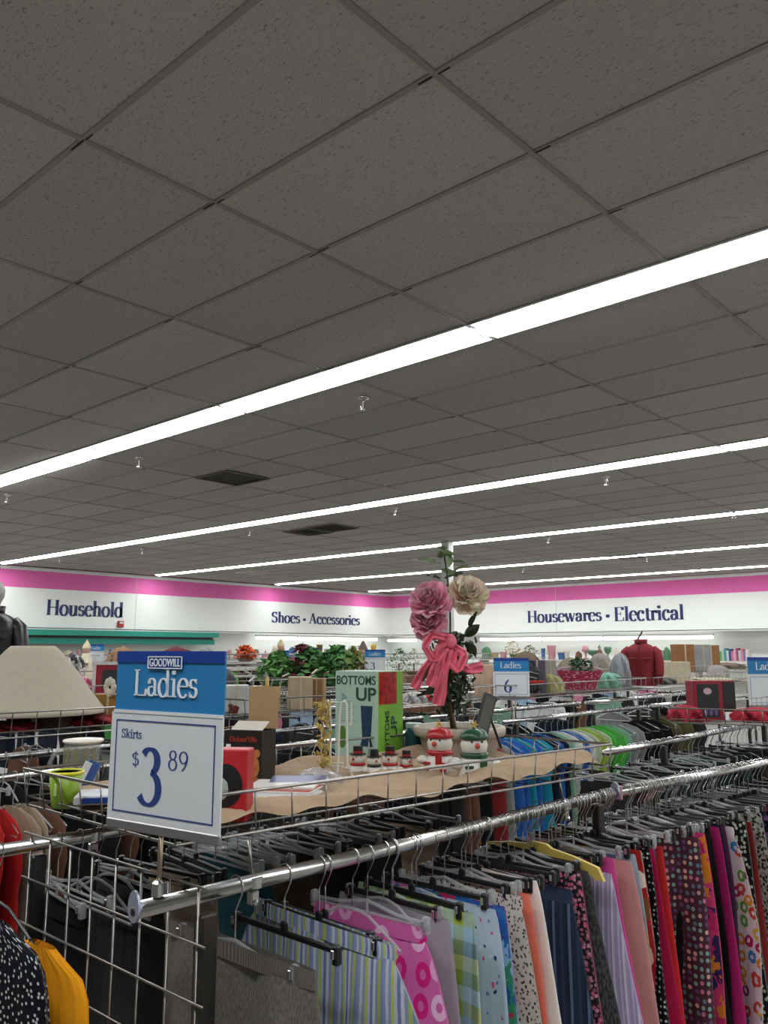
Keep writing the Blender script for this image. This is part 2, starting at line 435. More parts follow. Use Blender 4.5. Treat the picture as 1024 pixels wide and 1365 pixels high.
# grid runners
for x in xl:
    if WX < x < XMAX:
        rb = MB(); cuts = [YMIN] + [v for r_ in rows for v in (r_, r_ + FT)] + [WY]
        for i in range(0, len(cuts), 2):
            a, b = max(YMIN, cuts[i]), min(WY, cuts[i + 1])
            if b > a: rb.box((x, (a + b) / 2, CEIL + .004), (.024, b - a, .008))
        rb.build('grid_runner', TBAR, ceiling)
for y in ylines:
    if YMIN < y < WY: MB().box(((WX + XMAX) / 2, y, CEIL + .005), (XMAX - WX, .024, .008)).build('grid_runner', TBAR, ceiling)
gp = MB()
for x in xl:
    for y in ylines:
        if in_ceiling(x, y) and vis((x, y)) < 30:
            sgn = random.choice((-1, 1))
            gp.box((x - sgn * (.035 + random.random() * .02), y + random.uniform(-.004, .004), CEIL + .0005), (.05 + random.random() * .05, .007, .003))
            if random.random() < .5: gp.box((x + sgn * .035, y + .006, CEIL + .0005), (.05, .005, .003))
o = gp.build('tee_joint_gaps', DARK, ceiling); o['kind'] = 'stuff'

# light rows: 8 ft troffers end to end
def troffer(xa, xb, y, label, dim=False, group=None):
    t = thing('ceiling_troffer', label, 'light', ((xa + xb) / 2, y + FT / 2, CEIL), 0, group)
    L = abs(xb - xa) - .012; w = FT
    MB().box((0, -w / 2 + .007, .02), (L, .014, .045)).box((0, w / 2 - .007, .02), (L, .014, .045)).box((-L / 2 + .007, 0, .02), (.014, w - .028, .045)).box((L / 2 - .007, 0, .02), (.014, w - .028, .045)).build('housing', WHITE, t)
    if dim:
        MB().box((0, 0, .03), (L - .03, w - .03, .006)).build('diffuser', LAMPDIM, t)
        for s_ in (-.095, .095): MB().tube([(-L / 2 + .03, s_, .012), (L / 2 - .03, s_, .012)], .035, 8).build('tube', LAMP, t)
    else:
        MB().grid(lambda u, v: ((u - .5) * (L - .03), (v - .5) * (w - .028), .012 - .032 * math.sin(pi * v)), 1, 8).build('diffuser', LAMP, t)
    return t
ROWN = {1: 'nearest ceiling light row', 2: 'second ceiling light row', 3: 'third ceiling light row', 4: 'fourth ceiling light row', 5: 'light row at the pink far wall'}
for n, ya in enumerate(rows):
    i = n - 2
    if i > 5 or i < 0: continue
    for k in range(-7, 14, 2):
        xa, xb = X0 - 4 * FT * k, X0 - 4 * FT * (k + 2)
        if xa > XMAX: continue
        xb = max(xb, WX + .4)
        if xa - xb < .5: continue
        if i < 1:
            troffer(xa, xb, ya, 'fluorescent ceiling troffer behind the photographer', False, 'troffers behind the view')
            continue
        place = 'nearest piece' if k == -1 else ('piece after the %s' % {1: 'first joint', 3: 'second joint', 5: 'third joint', 7: 'fourth joint'}.get(k, 'last joint') if k > 0 else 'piece beyond the right edge')
        if k > 7 or k < -1: lab, gr = 'white fluorescent troffer at an end of the %s' % ROWN[i], 'end pieces of the %s' % ROWN[i]
        else: lab, gr = 'white troffer in the %s, %s' % (ROWN[i], place), None
        dim = (i == 1 and k == 5)
        if dim: lab = 'dimmer troffer with two bare tubes at the left end'
        troffer(xa, xb, ya, lab, dim, gr)

# walls: pink frieze, white fascia, recessed wall below the soffit
PB = CZ + 1.44
def fascia(side):
    left = side == 'left'
    L = (WY - YMIN + 1.6) if left else (XMAX - WX + 1.6)
    def bx(mb, along, off, z0, z1, th=.1, l=None, a0=None):
        l = l or L; mid = a0 if a0 is not None else ((YMIN + WY) / 2 if left else (XMAX + WX) / 2)
        if left: mb.box((WX - off - th / 2, mid, (z0 + z1) / 2), (th, l, z1 - z0))
        else: mb.box((mid, WY + off + th / 2, (z0 + z1) / 2), (l, th, z1 - z0))
        return mb
    w = struct(bx(MB(), 0, .62, 0, SOFF + .1).build('wall_' + side, WHITEW), 'white wall below the soffit')
    bx(MB(), 0, 0, SOFF, PB, .12).build('fascia_panel', WHITEW, w)
    bx(MB(), 0, .003, PB, CEIL + .02, .12).build('pink_frieze', PINK, w)
    b = MB()
    if left: b.box((WX - .31, (YMIN + WY) / 2, SOFF + .03), (.62, L, .02))
    else: b.box(((XMAX + WX) / 2, WY + .31, SOFF + .03), (L, .62, .02))
    b.build('soffit', WHITEW, w)
    t = MB(); bx(t, 0, -.05, CEIL - .075, CEIL, .05); struct(t.build('trim_1' if left else 'trim_2', WHITE), 'white angle along the ceiling edge')
    return w
wl, wr = fascia('left'), fascia('right')
struct(MB().box((XMAX + .1, (YMIN + WY) / 2, CEIL / 2), (.2, WY - YMIN, CEIL)).build('wall_near_right', WHITEW))
struct(MB().box(((XMAX + WX) / 2, YMIN - .1, CEIL / 2), (XMAX - WX, .2, CEIL)).build('wall_back', WHITEW))
# panel seams on the fascia
for px in (182,): p = HX(px, 790, WX); MB().box((WX + .002, p.y, (SOFF + CEIL) / 2), (.006, .012, CEIL - SOFF)).build('panel_seam', M('seam_grey', 'c9c6c4', .7), wl)
for px in (741,): p = HY(px, 800, WY); MB().box((p.x, WY - .002, (SOFF + CEIL) / 2), (.012, .006, CEIL - SOFF)).build('panel_seam', M('seam_grey'), wr)
# department names
def wall_text(txt, a, b, capz, left, parent):
    if left:
        p, q, c = HX(a[0], a[1], WX), HX(b[0], b[1], WX), HX(a[0], capz, WX)
        serif(txt, 0, q.y - p.y, 0, c.z - p.z, bold=1.45, t=.012).build('lettering', NAVY, parent, (WX + .013, p.y, p.z), R(90))
    else:
        p, q, c = HY(a[0], a[1], WY), HY(b[0], b[1], WY), HY(a[0], capz, WY)
        serif(txt, 0, q.x - p.x, 0, c.z - p.z, bold=1.45, t=.012).build('lettering', NAVY, parent, (p.x, WY - .013, p.z))
wall_text('Household', (62, 819.5), (163, 822), 799, True, wl)
wall_text('Shoes . Accessories', (362, 829.5), (479, 833), 815.5, True, wl)
wall_text('Housewares .', (704, 830), (813, 829), 814.5, False, wr)
wall_text('Electrical', (820, 828), (912, 827), 809.5, False, wr)
# teal ledge on the left wall, fire alarm
pa, pb = HX(-60, 838, WX), HX(287, 846, WX)
MB().box((WX + .06, (pa.y + pb.y) / 2, SOFF - .07), (.22, pb.y - pa.y, .13)).build('teal_band', TEAL, wl)
MB().box((WX - .2, (pa.y + pb.y) / 2, SOFF - .165), (.22, pb.y - pa.y, .06)).build('dark_band', DKSTEEL, wl)
MB().box((WX - .12, (pa.y + pb.y) / 2, SOFF - .26), (.22, pb.y - pa.y, .13)).build('teal_band', TEAL, wl)
p = HX(160, 832, WX)
fa = thing('fire_alarm', 'small red fire alarm box under the Household lettering', 'alarm', (WX + .001, p.y, p.z))
MB().bbox((.03, 0, 0), (.06, .16, .16), .01).build('body', M('alarm_red', 'b3262a', .4), fa)
MB().bbox((.065, 0, .03), (.015, .1, .05), .006).build('strobe_lens', M('clear_lens', 'd8d8d8', .2), fa)
# fluorescent strips under the soffit
def strip(p0, p1, label, housing=True, group=None):
    v = p1 - p0; L = v.length; mid = (p0 + p1) / 2; rz = math.atan2(v.y, v.x)
    t = thing('shelf_light', label, 'light', mid, rz, group)
    MB().box((0, 0, .05), (L, .1, .05)).build('housing', WHITE, t)
    MB().tube([(-L / 2 + .03, 0, -.015), (L / 2 - .03, 0, -.015)], .045, 8).build('tube', TUBE, t)
xs = [341, 357, 398, 438, 473, 504]
names = ['short stub', 'first', 'second', 'third', 'fourth']
for i in range(5):
    a, b = HX(xs[i], 850, WX - .3), HX(xs[i + 1] - 1, 850, WX - .3); a.z = b.z = SOFF - .1
    strip(a, b, 'fluorescent strip under the left wall soffit, %s from the left' % names[i])
for i, (a, b) in enumerate(((517, 556), (640, 722), (723, 804), (805, 952))):
    a, b = HY(a, 852, WY + .2), HY(b, 852, WY + .2); a.z = b.z = SOFF - .13
    strip(a, b, 'fluorescent strip under the right wall soffit, %s' % ('beside the corner', 'left of Housewares', 'under Housewares', 'under Electrical')[i])
# structural column
p = W(596, 717, 14.6)
struct(MB().bbox((p.x, p.y, CEIL / 2), (.16, .16, CEIL), .01, R(0)).build('trim_3', M('column_paint', 'b9bab6', .6)), 'grey square steel column rising to the ceiling')
# air vents in the grid
def vent(x, y, kind, label):
    t = thing('ceiling_vent', label, 'vent', (x, y, CEIL))
    w = .57
    fm = M('vent_dark', '4a4641', .6) if kind == 'return' else M('vent_white', 'd9d5d2', .5)
    f_ = MB()
    for sx, sy, lx, ly in ((-1, 0, .03, w), (1, 0, .03, w), (0, -1, w, .03), (0, 1, w, .03)): f_.box((sx * w / 2, sy * w / 2, -.006), (lx, ly, .012))
    f_.build('frame', fm, t)
    MB().box((0, 0, .03), (w, w, .004)).build('backing', DARK if kind == 'return' else M('vent_shadow', '8c8780', .7), t)
    for i in range(9):
        MB().box((-w / 2 + (i + 1) * w / 10, 0, .004), (.03 if kind == 'return' else .045, w - .03, .003), Matrix.Rotation(R(35), 3, 'Y')).build('slat', fm, t)
VL = ['dark square return grille right of the left sprinkler', 'left one of the paired dark return grilles', 'right one of the paired dark return grilles', 'white louvred air diffuser behind the flower topiary', 'white louvred diffuser close to the left pink wall', 'long dark return grille above Electrical']
for (x, y, k), l in zip(vent_pos, VL): vent(x, y, k, l)
# sprinkler heads
def sprinkler(px, py, label):
    p = HZ(px, py, CEIL)
    t = thing('sprinkler_head', label, 'sprinkler', (p.x, p.y, CEIL))
    k = 1.0 if p.y < 4 else 1.15
    MB().lathe([(.0, -.001), (.042 * k, -.001), (.036 * k, -.01), (.02 * k, -.016), (.016 * k, -.03), (0, -.03)], 14).build('escutcheon', CHROME, t, smooth=True)
    MB().tube([(-.012, 0, -.03), (-.022 * k, 0, -.055 * k), (0, 0, -.082 * k)], .004, 5).tube([(.012, 0, -.03), (.022 * k, 0, -.055 * k), (0, 0, -.082 * k)], .004, 5).build('frame_arm', CHROME, t)
    MB().tube([(0, 0, -.03), (0, 0, -.078 * k)], .004, 6).build('bulb', M('sprinkler_bulb', 'c8c0b8', .3), t)
    MB().lathe([(0, -.08 * k), (.024 * k, -.083 * k), (.024 * k, -.086 * k), (0, -.087 * k)], 12).build('deflector', CHROME, t)
for px, py, l in [(484, 530, 'sprinkler head just below the nearest light row'), (186, 610, 'sprinkler head left of the dark square grille'), (10, 659, 'sprinkler head at the left edge of the ceiling'),
                  (808, 635, 'sprinkler head below the second light row at right'), (527, 677, 'sprinkler head above the flower topiary'), (333, 706, 'sprinkler head left of the paired grilles'),
                  (190, 731, 'sprinkler head above Household near the second light row'), (80, 744, 'sprinkler head near the pink left wall'), (731, 716, 'sprinkler head under the third light row'), (978, 681, 'sprinkler head near the right end of the third light row'),
                  (862, 742, 'sprinkler head below the fourth light row'), (697, 757, 'small sprinkler head above Housewares')]:
    sprinkler(px, py, l)

# ================================================================== HANGERS
BLACKP = M('black_plastic', '121213', .4)
CLEARP = M('clear_plastic', 'b9bdbd', .15, alpha=.42)
GREYP = M('grey_plastic', '8f9192', .35)
YELLP = M('yellow_plastic', 'cbb257', .45)
WHITEP = M('white_plastic', 'd8d8d6', .4)
def hook_mb(drop=.118, r=.0215, th=.0017, n=5, seg=11):
    pts = [(0, r * math.cos(a), r * math.sin(a)) for a in [R(200 - 205 * i / seg) for i in range(seg + 1)]]
    pts = [(0, p[1], p[2]) for p in pts]
    pts += [(0, r * .9, -r * .7), (0, r * .35, -r * 1.7), (0, 0, -r * 2.3), (0, 0, -drop)]
    # hook turns in the plane across the rail: swap so the arc wraps the rail
    return MB().tube([(p[1], 0, p[2]) for p in pts], th, n)
def bar_mb(half, kind, z=-.118):
    m = MB()
    if kind == 'skirt':
        m.bbox((0, 0, z - .008), (half * 2, .009, .014), .003); m.bbox((0, 0, z + .004), (.022, .011, .026), .004)
    elif kind == 'skirt_clear':
        m.tube([(-half, 0, z - .012), (-half * .5, 0, z - .009), (0, 0, z + .008), (half * .5, 0, z - .009), (half, 0, z - .012)], .0045, 6)
        m.tube([(-half, 0, z - .02), (half, 0, z - .02)], .004, 6); m.tube([(0, 0, z + .008), (0, 0, z - .02)], .004, 5)
    elif kind == 'shoulder':
        pts = [(-half, 0, z - .065), (-half * .9, 0, z - .055), (-half * .35, 0, z - .008), (-.015, 0, z), (.015, 0, z), (half * .35, 0, z - .008), (half * .9, 0, z - .055), (half, 0, z - .065), (half * .94, 0, z - .08), (0, 0, z - .08), (-half * .94, 0, z - .08)]
        m.tube(pts, .004, 6, closed=True)
    elif kind == 'flat':      # broad moulded hanger
        pts = [(-half, z - .055), (-half + .02, z - .02), (-half * .55, z - .004), (-.05, z + .004), (-.03, z + .014), (.03, z + .014), (.05, z + .004), (half * .55, z - .004), (half - .02, z - .02), (half, z - .055), (half - .03, z - .055), (half - .045, z - .046), (-half + .045, z - .046), (-half + .03, z - .055)]
        k = MB().poly(pts, -.006, .012); m.add(k.v, k.f)
    return m
def clip_mb(x, z=-.118):
    return MB().bbox((x, 0, z - .016), (.017, .018, .04), .003).bbox((x, -.01, z - .014), (.012, .004, .014), .001)
HK = {}
def hget(key, fn, mat):
    if key not in HK: HK[key] = fn().mesh(key.split('|')[0], mat)
    return HK[key]
def hanger(x, y, z, kind, colr, half, label, group, rz=0, detail=True, tilt=0, name='hanger'):
    """hook over a rail that runs along y; the bar lies along x"""
    mat = {'black': BLACKP, 'clear': CLEARP, 'grey': GREYP, 'yellow': YELLP, 'white': WHITEP}[colr]
    if detail:
        t = thing(name, label, 'hanger', (x, y, z), 0, group, rot=(0, tilt, rz))
        link('hook', hget('hook', lambda: hook_mb(), CHROME), t)
        link('bar', hget('bar|%s%s%.3f' % (kind, colr, half), lambda: bar_mb(half, kind), mat), t)
        if kind.startswith('skirt'):
            for s_ in (-1, 1):
                c = link('clip', hget('clip|%s%.3f%d' % (colr, half, s_), lambda: clip_mb(s_ * (half - .01)), mat), t)
                link('spring', hget('spring|%.3f%d' % (half, s_), lambda: MB().bbox((s_ * (half - .01), -.014, -.118 - .012), (.008, .004, .018), .001), CHROME), c)
        return t
    def full():
        m = bar_mb(half, kind); h = hook_mb(n=4, seg=6, th=.0024); m.add(h.v, h.f)
        if kind.startswith('skirt'):
            for s_ in (-1, 1): c = clip_mb(s_ * (half - .01)); m.add(c.v, c.f)
        return m
    o = link(name, hget('hanger|far%s%s%.3f' % (kind, colr, half), full, mat), None, (x, y, z), 0, (0, tilt, rz))
    return tag(o, label, 'hanger', group)

# ================================================================== GARMENTS
def garment_mb(wt, wb, length, seed, shape='skirt', nu=36, nv=12, thick=.016, fold=1.0, skew=0):
    rnd = random.Random(seed)
    ph = [rnd.uniform(0, 6.28) for _ in range(4)]; fr = [rnd.uniform(18, 26), rnd.uniform(32, 48)]
    bulge = rnd.uniform(-.02, .02)
    def half(v):
        if shape == 'skirt': return wt + (wb - wt) * v ** .8
        if shape == 'pants': return wt + (wb - wt) * min(1, v * 3) ** .7
        if shape == 'top':               # neck, sloping shoulders, short sleeve, body
            K = [(0, .055), (.012, .075), (.03, wt * .6), (.055, wt * .9), (.085, wt * 1.03), (.13, wt * 1.1), (.33, wt * 1.2), (.36, wt * .95), (1, wb)]
            for (a, x), (b, y_) in zip(K, K[1:]):
                if v <= b: return x + (y_ - x) * (v - a) / (b - a)
            return wb
        return wt
    def fn(u, v):
        th = 2 * pi * u
        c, s = math.cos(th), math.sin(th)
        sx = math.copysign(abs(c) ** .75, c); sy = math.copysign(abs(s) ** .8, s)
        h = half(v); x = h * sx
        am = (.003 + .017 * v ** .7) * fold
        if shape == 'top': am *= .8 * min(1, v * 6)
        t = (thick * (.5 + 1.1 * v)) * (1.5 if shape == 'top' else 1)
        if shape == 'pants': t *= 1 + .4 * math.cos(pi * sx)
        y = sy * t + am * (math.sin(fr[0] * x + ph[0] + 2 * v) + .6 * math.sin(fr[1] * x + ph[1])) + bulge * v
        x += .01 * v * math.sin(5 * v + ph[2]) + skew * v
        return (x, y, -length * v)
    def uvf(u, v):
        th = 2 * pi * u; c = math.cos(th)
        sx = math.copysign(abs(c) ** .75, c)
        return (half(v if shape != 'top' else 1) * sx + (.5 if u > .5 else 0) + seed * .37, -length * v)
    pw = 1.0
    ex = 2.1 if shape == 'top' else 1.3
    return MB().grid(lambda u, v: fn(u, v ** ex), nu, nv, True, lambda u, v: uvf(u, v ** ex))
def garment(name, label, cat, x, y, z, mat, wt=.17, wb=.2, length=.6, seed=0, shape='skirt', rz=0, band=None, group=None, fold=1., skew=0, thick=.016):
    if shape == 'pants' or band:
        t = thing(name, label, cat, (x, y, z), rz, group)
        garment_mb(wt, wb, length, seed, shape, fold=fold, skew=skew, thick=thick).build('body', mat, t, (0, 0, -.03), smooth=True)
        g = MB().grid(lambda u, v: ((wt + .001 + .003 * math.sin(pi * v)) * math.copysign(abs(math.cos(2 * pi * u)) ** .75, math.cos(2 * pi * u)), (thick * .55 + .003) * math.sin(2 * pi * u) + .0025 * math.sin(2 * pi * u * 23), -.036 * v), 46, 4, True, lambda u, v: (wt * math.cos(2 * pi * u) + seed * .37, -.036 * v))
        g.build('waistband', band or mat, t, smooth=True)
        return t
    return tag(garment_mb(wt, wb, length, seed, shape, fold=fold, skew=skew, thick=thick).build(name, mat, None, (x, y, z), rz, smooth=True), label, cat, group)

# ================================================================== RACKS
def rail(parent, p0, p1, r=.0165, ends=True):
    MB().tube([p0, p1], r, 18).build('rail', CHROME, parent, smooth=True)
    if ends:
        for p in (p0, p1):
            s_ = -1 if p is p0 else 1
            m = MB()
            pr = [(math.cos(a) * .019, math.sin(a) * (.034 if math.sin(a) > 0 else .026)) for a in [2 * pi * i / 20 for i in range(20)]]
            m.poly(pr, s_ * .002, .005 * s_)
            m.build('end_plate', M('plated_end', 'b7bdd0', .3, .8), parent, (p[0], p[1], p[2] + .004))
            MB().ball((0, 0, 0), .009, 8, 5, (1, .5, 1)).build('screw', DKSTEEL, parent, (p[0], p[1] + s_ * .006, p[2] - .002))
def rod(parent, name, p0, p1, r=.005, mat=None, n=8): return MB().tube([p0, p1], r, n).build(name, mat or WIRE, parent, smooth=True)
def clamp(parent, p, down=True):
    MB().lathe([(.0185, -.011), (.0205, -.011), (.0205, .011), (.0185, .011)], 16).build('clamp', CHROME, parent).location = p
    o = parent.children[-1]; o.rotation_euler = (R(90), 0, 0)
    k = MB().bbox((0, 0, -.032), (.02, .022, .03), .003); k.ball((.013, -.004, -.04), .0075, 8, 5)
    k.build('clamp_screw', CHROME, parent, p)
def grid_panel(parent, xa, xb, y, ztop, zbot, nx, nz):
    for i in range(nx + 1):
        x = xa + (xb - xa) * i / nx; rod(parent, 'grid_wire', (x, y, zbot), (x, y, ztop), .003, n=6)
    for j in range(nz + 1):
        z = ztop - (ztop - zbot) * j / nz; rod(parent, 'grid_wire', (xa + .03, y - .004, z), (xb - .03, y - .004, z), .003, n=6)
# near rack
RX, RB, RZ_ = -1.5, -2.2, 1.2
rk = thing('clothes_rack', 'near chrome double clothes rack with wire grid end panel', 'clothes rack', (0, 0, 0))
rail(rk, (-1.52, .96, RZ_), (-1.463, 2.85, RZ_))
rail(rk, (-2.205, .42, RZ_ + .003), (-2.19, 2.80, RZ_ + .003), ends=False)
grid_panel(rk, -1.462, -2.19, 1.065, 1.235, .15, 7, 10)
for x in (-1.462, -2.19):
    for y in (1.085, 2.72):
        MB().bbox((x + (-.0 if y < 2 else 0), y, .59), (.032, .04, 1.18), .004).build('post', DKSTEEL, rk)
        MB().bbox((x, y, .01), (.06, .4, .02), .005).build('foot', DKSTEEL, rk)
for y in (1.085, 2.72): rod(rk, 'cross_bar', (-1.462, y, .2), (-2.19, y, .2), .01, DKSTEEL)
for y, z in ((1.245, 1.285), (2.52, 1.285)):
    xx = -1.52 + (y - .96) / 1.89 * .057
    clamp(rk, (xx, y, RZ_)); rod(rk, 'basket_rod', (xx - .005, y, RZ_ + .015), (xx - .02, y, z), .004)
    clamp(rk, (-2.197, y, RZ_)); rod(rk, 'basket_rod', (-2.197, y, RZ_ + .015), (-2.2, y, z), .004)
# wire basket on top
def basket(label, c00, c10, c01, zr, zb, nu, nn, fine=True, mat=None, name='wire_basket'):
    """c00 near-front, c10 far-front, c01 near-back corners (x,y)"""
    mat = mat or WIRE
    c00, c10, c01 = Vector((*c00, 0)), Vector((*c10, 0)), Vector((*c01, 0)); c11 = c10 + c01 - c00
    org = (c00 + c11) / 2; org.z = zb
    t = thing(name, label, 'basket', org)
    h = zr - zb; cs = [p - Vector((org.x, org.y, 0)) for p in (c00, c10, c11, c01)]
    ins = [p * .985 for p in cs]
    up = lambda p, z: Vector((p.x, p.y, z))
    MB().tube([up(p, h) for p in cs], .0042, 8, closed=True).build('rim', mat, t)
    MB().tube([up(p, .0) for p in ins], .0036, 8, closed=True).build('base_ring', mat, t)
    MB().tube([up(p, h * .24) for p in ins], .0024, 6, closed=True).build('middle_ring', mat, t)
    j = MB()
    for k in range(4):
        a, b, ai, bi = cs[k], cs[(k + 1) % 4], ins[k], ins[(k + 1) % 4]
        n = nu if k % 2 == 0 else nn
        for i in range(n):
            f_ = i / n
            pts = [up(a.lerp(b, f_), h), up(ai.lerp(bi, f_), 0)]
            if fine: rod(t, 'upright_wire', pts[0], pts[1], .0022, mat, 5)
            else: j.tube(pts, .0025, 4)
    if not fine: j.build('upright_wires', mat, t)['kind'] = 'stuff'
    fl = MB()
    for i in range(1, nu):
        f_ = i / nu; fl.tube([ins[0].lerp(ins[1], f_), ins[3].lerp(ins[2], f_)], .002, 4)
    for i in range(1, max(2, nn // 2)):
        f_ = i / max(2, nn // 2); fl.tube([ins[0].lerp(ins[3], f_), ins[1].lerp(ins[2], f_)], .002, 4)
    fl.build('floor_wires', mat, t)['kind'] = 'stuff'
    return t
ZR, ZB = 1.38, 1.285
basket('near wire basket lined with beige cloth on top of the rack', (-1.60, 1.09), (-1.417, 2.753), (-2.33, 1.098), ZR, ZB, 16, 7)

# ------------------------------------------------------------------ clothes on the near front rail
def railx(y): return -1.52 + (y - .96) / 1.89 * .057 if y < 2.86 else -1.46 + (y - 2.87) * .10
FR = []
C = cloth
def near(y, kind, colr, name, label, cat, mat, wt=.17, wb=.2, length=.6, shape='skirt', rz=0, band=None, half=None, dz=None, fold=1., skew=0, thick=.016, hl=None):
    FR.append(y)
    x = railx(y); seed = len(FR); q_ = random.Random(seed)
    if half is None: half = q_.choice((.155, .165, .175)); wt += .025; wb += .02
    if dz is None: dz = -.098 - q_.random() * .02
    dz -= .034
    hl = hl or {'black': 'black plastic clip hanger holding the %s', 'clear': 'clear plastic clip hanger holding the %s'}[colr] % label.split(' hanging')[0].split(' with')[0].split(' on the')[0]
    hl = ' '.join(hl.split()[:15])
    hanger(x, y, RZ_, kind, colr, half, hl, 'hangers on the near front rail', rz)
    garment(name, label, cat, x, y, RZ_ + dz, mat, wt, wb, length, seed, shape, rz, band, 'clothes on the near front rail', fold, skew, thick)
near(1.2, 'skirt_clear', 'clear', 'skirt', 'heather grey knit skirt, first on the near rail', 'skirt', C('grey_knit', 'heather', ['67635f', '7e7a74'], 300, 80), .25, .33, .62, half=.2, fold=1.5, rz=R(0), dz=-.078, band=C('grey_rib', 'stripe', ['5f5b57', '7b7670'], 160))
near(1.44, 'skirt', 'black', 'pajama_shorts', 'blue, white and lime striped pajama shorts with gathered waist', 'shorts', C('lime_stripe', 'stripe', ['8d9cc0', 'c3c8d6', '8d9cc0', 'b4c06a', 'b8bfd2', '6f7fa8', 'c3c8d6', '8a97b8', 'aab863', '7f8fb5'], 13), .25, .32, .5, 'pants', rz=R(-3), half=.205, dz=-.085, fold=1.3)
near(1.60, 'skirt_clear', 'clear', 'pajama_pants', 'pink fleece pajama pants printed with peace signs', 'pants', C('peace_pink', 'rings', ['cf62a3', 'e6a3cb', 'e8b7d6', 'd01f78'], 16, 12, .33, .6), .18, .27, .8, 'pants', rz=R(3), half=.19, dz=-.105)
near(1.69, 'skirt', 'black', 'skirt', 'thin pale grey skirt hanging beside the pink peace sign pants', 'skirt', C('pale_grey', 'solid', ['8d8a92', 'a6a3ab'], 6), .16, .22, .6)
near(1.765, 'skirt', 'black', 'skirt', 'green, blue and white plaid skirt', 'skirt', C('plaid_green', 'plaid', ['a9b84f', '9fc2d6', '5f7f86', 'c7d08a', '7f9a3c', 'b9d6e2'], 6, 5), .18, .26, .62, rz=R(-4), dz=-.1)
near(1.85, 'skirt', 'black', 'skirt', 'pale blue skirt with sparse small dark print', 'skirt', C('pale_blue_print', 'dots', ['b3c0d2', '27406e', '5f7aa8', 'c7d2e0', 'c75a86'], 34, 26, .13), .17, .26, .65, rz=R(2))
near(1.90, 'skirt_clear', 'clear', 'skirt', 'bright blue, pink and purple large floral skirt', 'skirt', C('big_floral', 'patch', ['2f6fb0', '8fb6dc', 'cf2f62', '5a3fa0', '3b8f6c', 'dce3ef', 'd87fb0', '2560a8'], 26, 20), .17, .24, .62)
near(1.975, 'skirt', 'black', 'pants', 'cream pants with tiny black floral sprigs', 'pants', C('cream_floral', 'dots', ['c9c0b4', '4a3f44', '7a6468', '3d3b46'], 95, 75, .26), .17, .22, .9, 'pants')
near(2.02, 'skirt_clear', 'clear', 'skirt', 'thin coral orange skirt behind the cream floral pants', 'skirt', C('coral', 'solid', ['e0604a', 'ee8d78'], 5), .165, .235, .62)
near(2.09, 'skirt', 'black', 'skirt', 'white and pale pink cotton skirt with pointed corner', 'skirt', C('white_pink', 'solid', ['dfc0b8', 'ece6e0', 'f0ebe6'], 5), .16, .29, .66, rz=R(-8), dz=-.085)
near(2.20, 'skirt', 'black', 'denim_skirt', 'dark navy pinstriped denim skirt', 'skirt', C('navy_denim', 'stripe', ['222c40', '2c3850', '222c40', '1b2434', '55627a', '222c40'], 22),   .175, .275, .72, rz=R(4), dz=-.135, band=C('denim_band', 'solid', ['263349', '36455f'], 40))
near(2.275, 'skirt_clear', 'clear', 'skirt', 'dark skirt with small pink flowers beside the denim', 'skirt', C('dark_pink_floral', 'dots', ['26222a', 'c98a9a', 'd65f86', '8f5a6a'], 85, 80, .4), .17, .24, .65)
near(2.33, 'skirt', 'black', 'skirt', 'charcoal heathered knit skirt', 'skirt', C('charcoal_heather', 'heather', ['2c2b2b', '565352'], 220, 60), .17, .29, .7, rz=R(-3))
near(2.42, 'skirt', 'black', 'skirt', 'lavender skirt with fine white vertical stripes', 'skirt', C('lavender', 'stripe', ['9d90b4', 'b9adca', '9d90b4', 'd0c8da', 'a79bbd'], 38), .18, .28, .7, rz=R(5), dz=-.13)
near(2.49, 'skirt_clear', 'clear', 'skirt', 'hot pink skirt sliver between lavender and salmon skirts', 'skirt', C('hot_pink', 'solid', ['c03a80', 'd85a9c'], 6), .16, .23, .66)
near(2.565, 'skirt_clear', 'clear', 'skirt', 'dusty salmon pink linen skirt', 'skirt', C('salmon', 'solid', ['b9807c', 'cd9a94'], 12), .17, .27, .72, rz=R(4), dz=-.12)
near(2.61, 'skirt', 'black', 'skirt', 'skirt with pale blue hip and yellow hem', 'skirt', C('blue_yellow', 'patch', ['7f98b8', 'c8a54a', '9fb2c8'], 7), .165, .225, .66)
near(2.65, 'skirt', 'black', 'skirt', 'red skirt with white and brown flowers', 'skirt', C('red_floral', 'dots', ['a52224', 'e0b0a0', '7d4d28', 'c23a35', 'e8d8cc'], 17, 12, .42), .17, .24, .75)
near(2.69, 'skirt', 'black', 'skirt', 'black skirt with white polka dots', 'skirt', C('black_dots', 'dots', ['131417', 'c9cfcb', 'a8b8b0'], 55, 55, .2, .5), .18, .27, .78, rz=R(-4))
near(2.75, 'skirt', 'black', 'skirt', 'plain crimson skirt right of the polka dot one', 'skirt', C('crimson', 'solid', ['a3123f', 'c01b52'], 5), .16, .25, .8)
near(2.785, 'skirt_clear', 'clear', 'skirt', 'navy skirt with purple flowers', 'skirt', C('navy_floral', 'patch', ['1d2038', '3b3358', '8d6f9c', '20243c', '7c2f52', '27304a'], 45), .15, .2, .8)
for i, (y, k_, c_) in enumerate([(3.235, 'skirt', 'black'), (2.815, 'skirt_clear', 'clear'), (3.26, 'skirt', 'black'), (3.15, 'skirt', 'black')]):
    near(y, k_, c_, 'skirt', ['very dark navy skirt', 'bright red silky skirt', 'dull plum skirt', 'black pleated skirt'][i] + ' half hidden beside the maroon print skirt', 'skirt',
         [C('dk_navy', 'solid', ['141a2c', '1f2638'], 6), C('red_silk', 'solid', ['b31a24', 'd83a36'], 6), C('plum', 'solid', ['4a2240', '5d2f50'], 6), C('blk', 'solid', ['0f0f10', '1a1a1c'], 6)][i], .16, .22, .75)
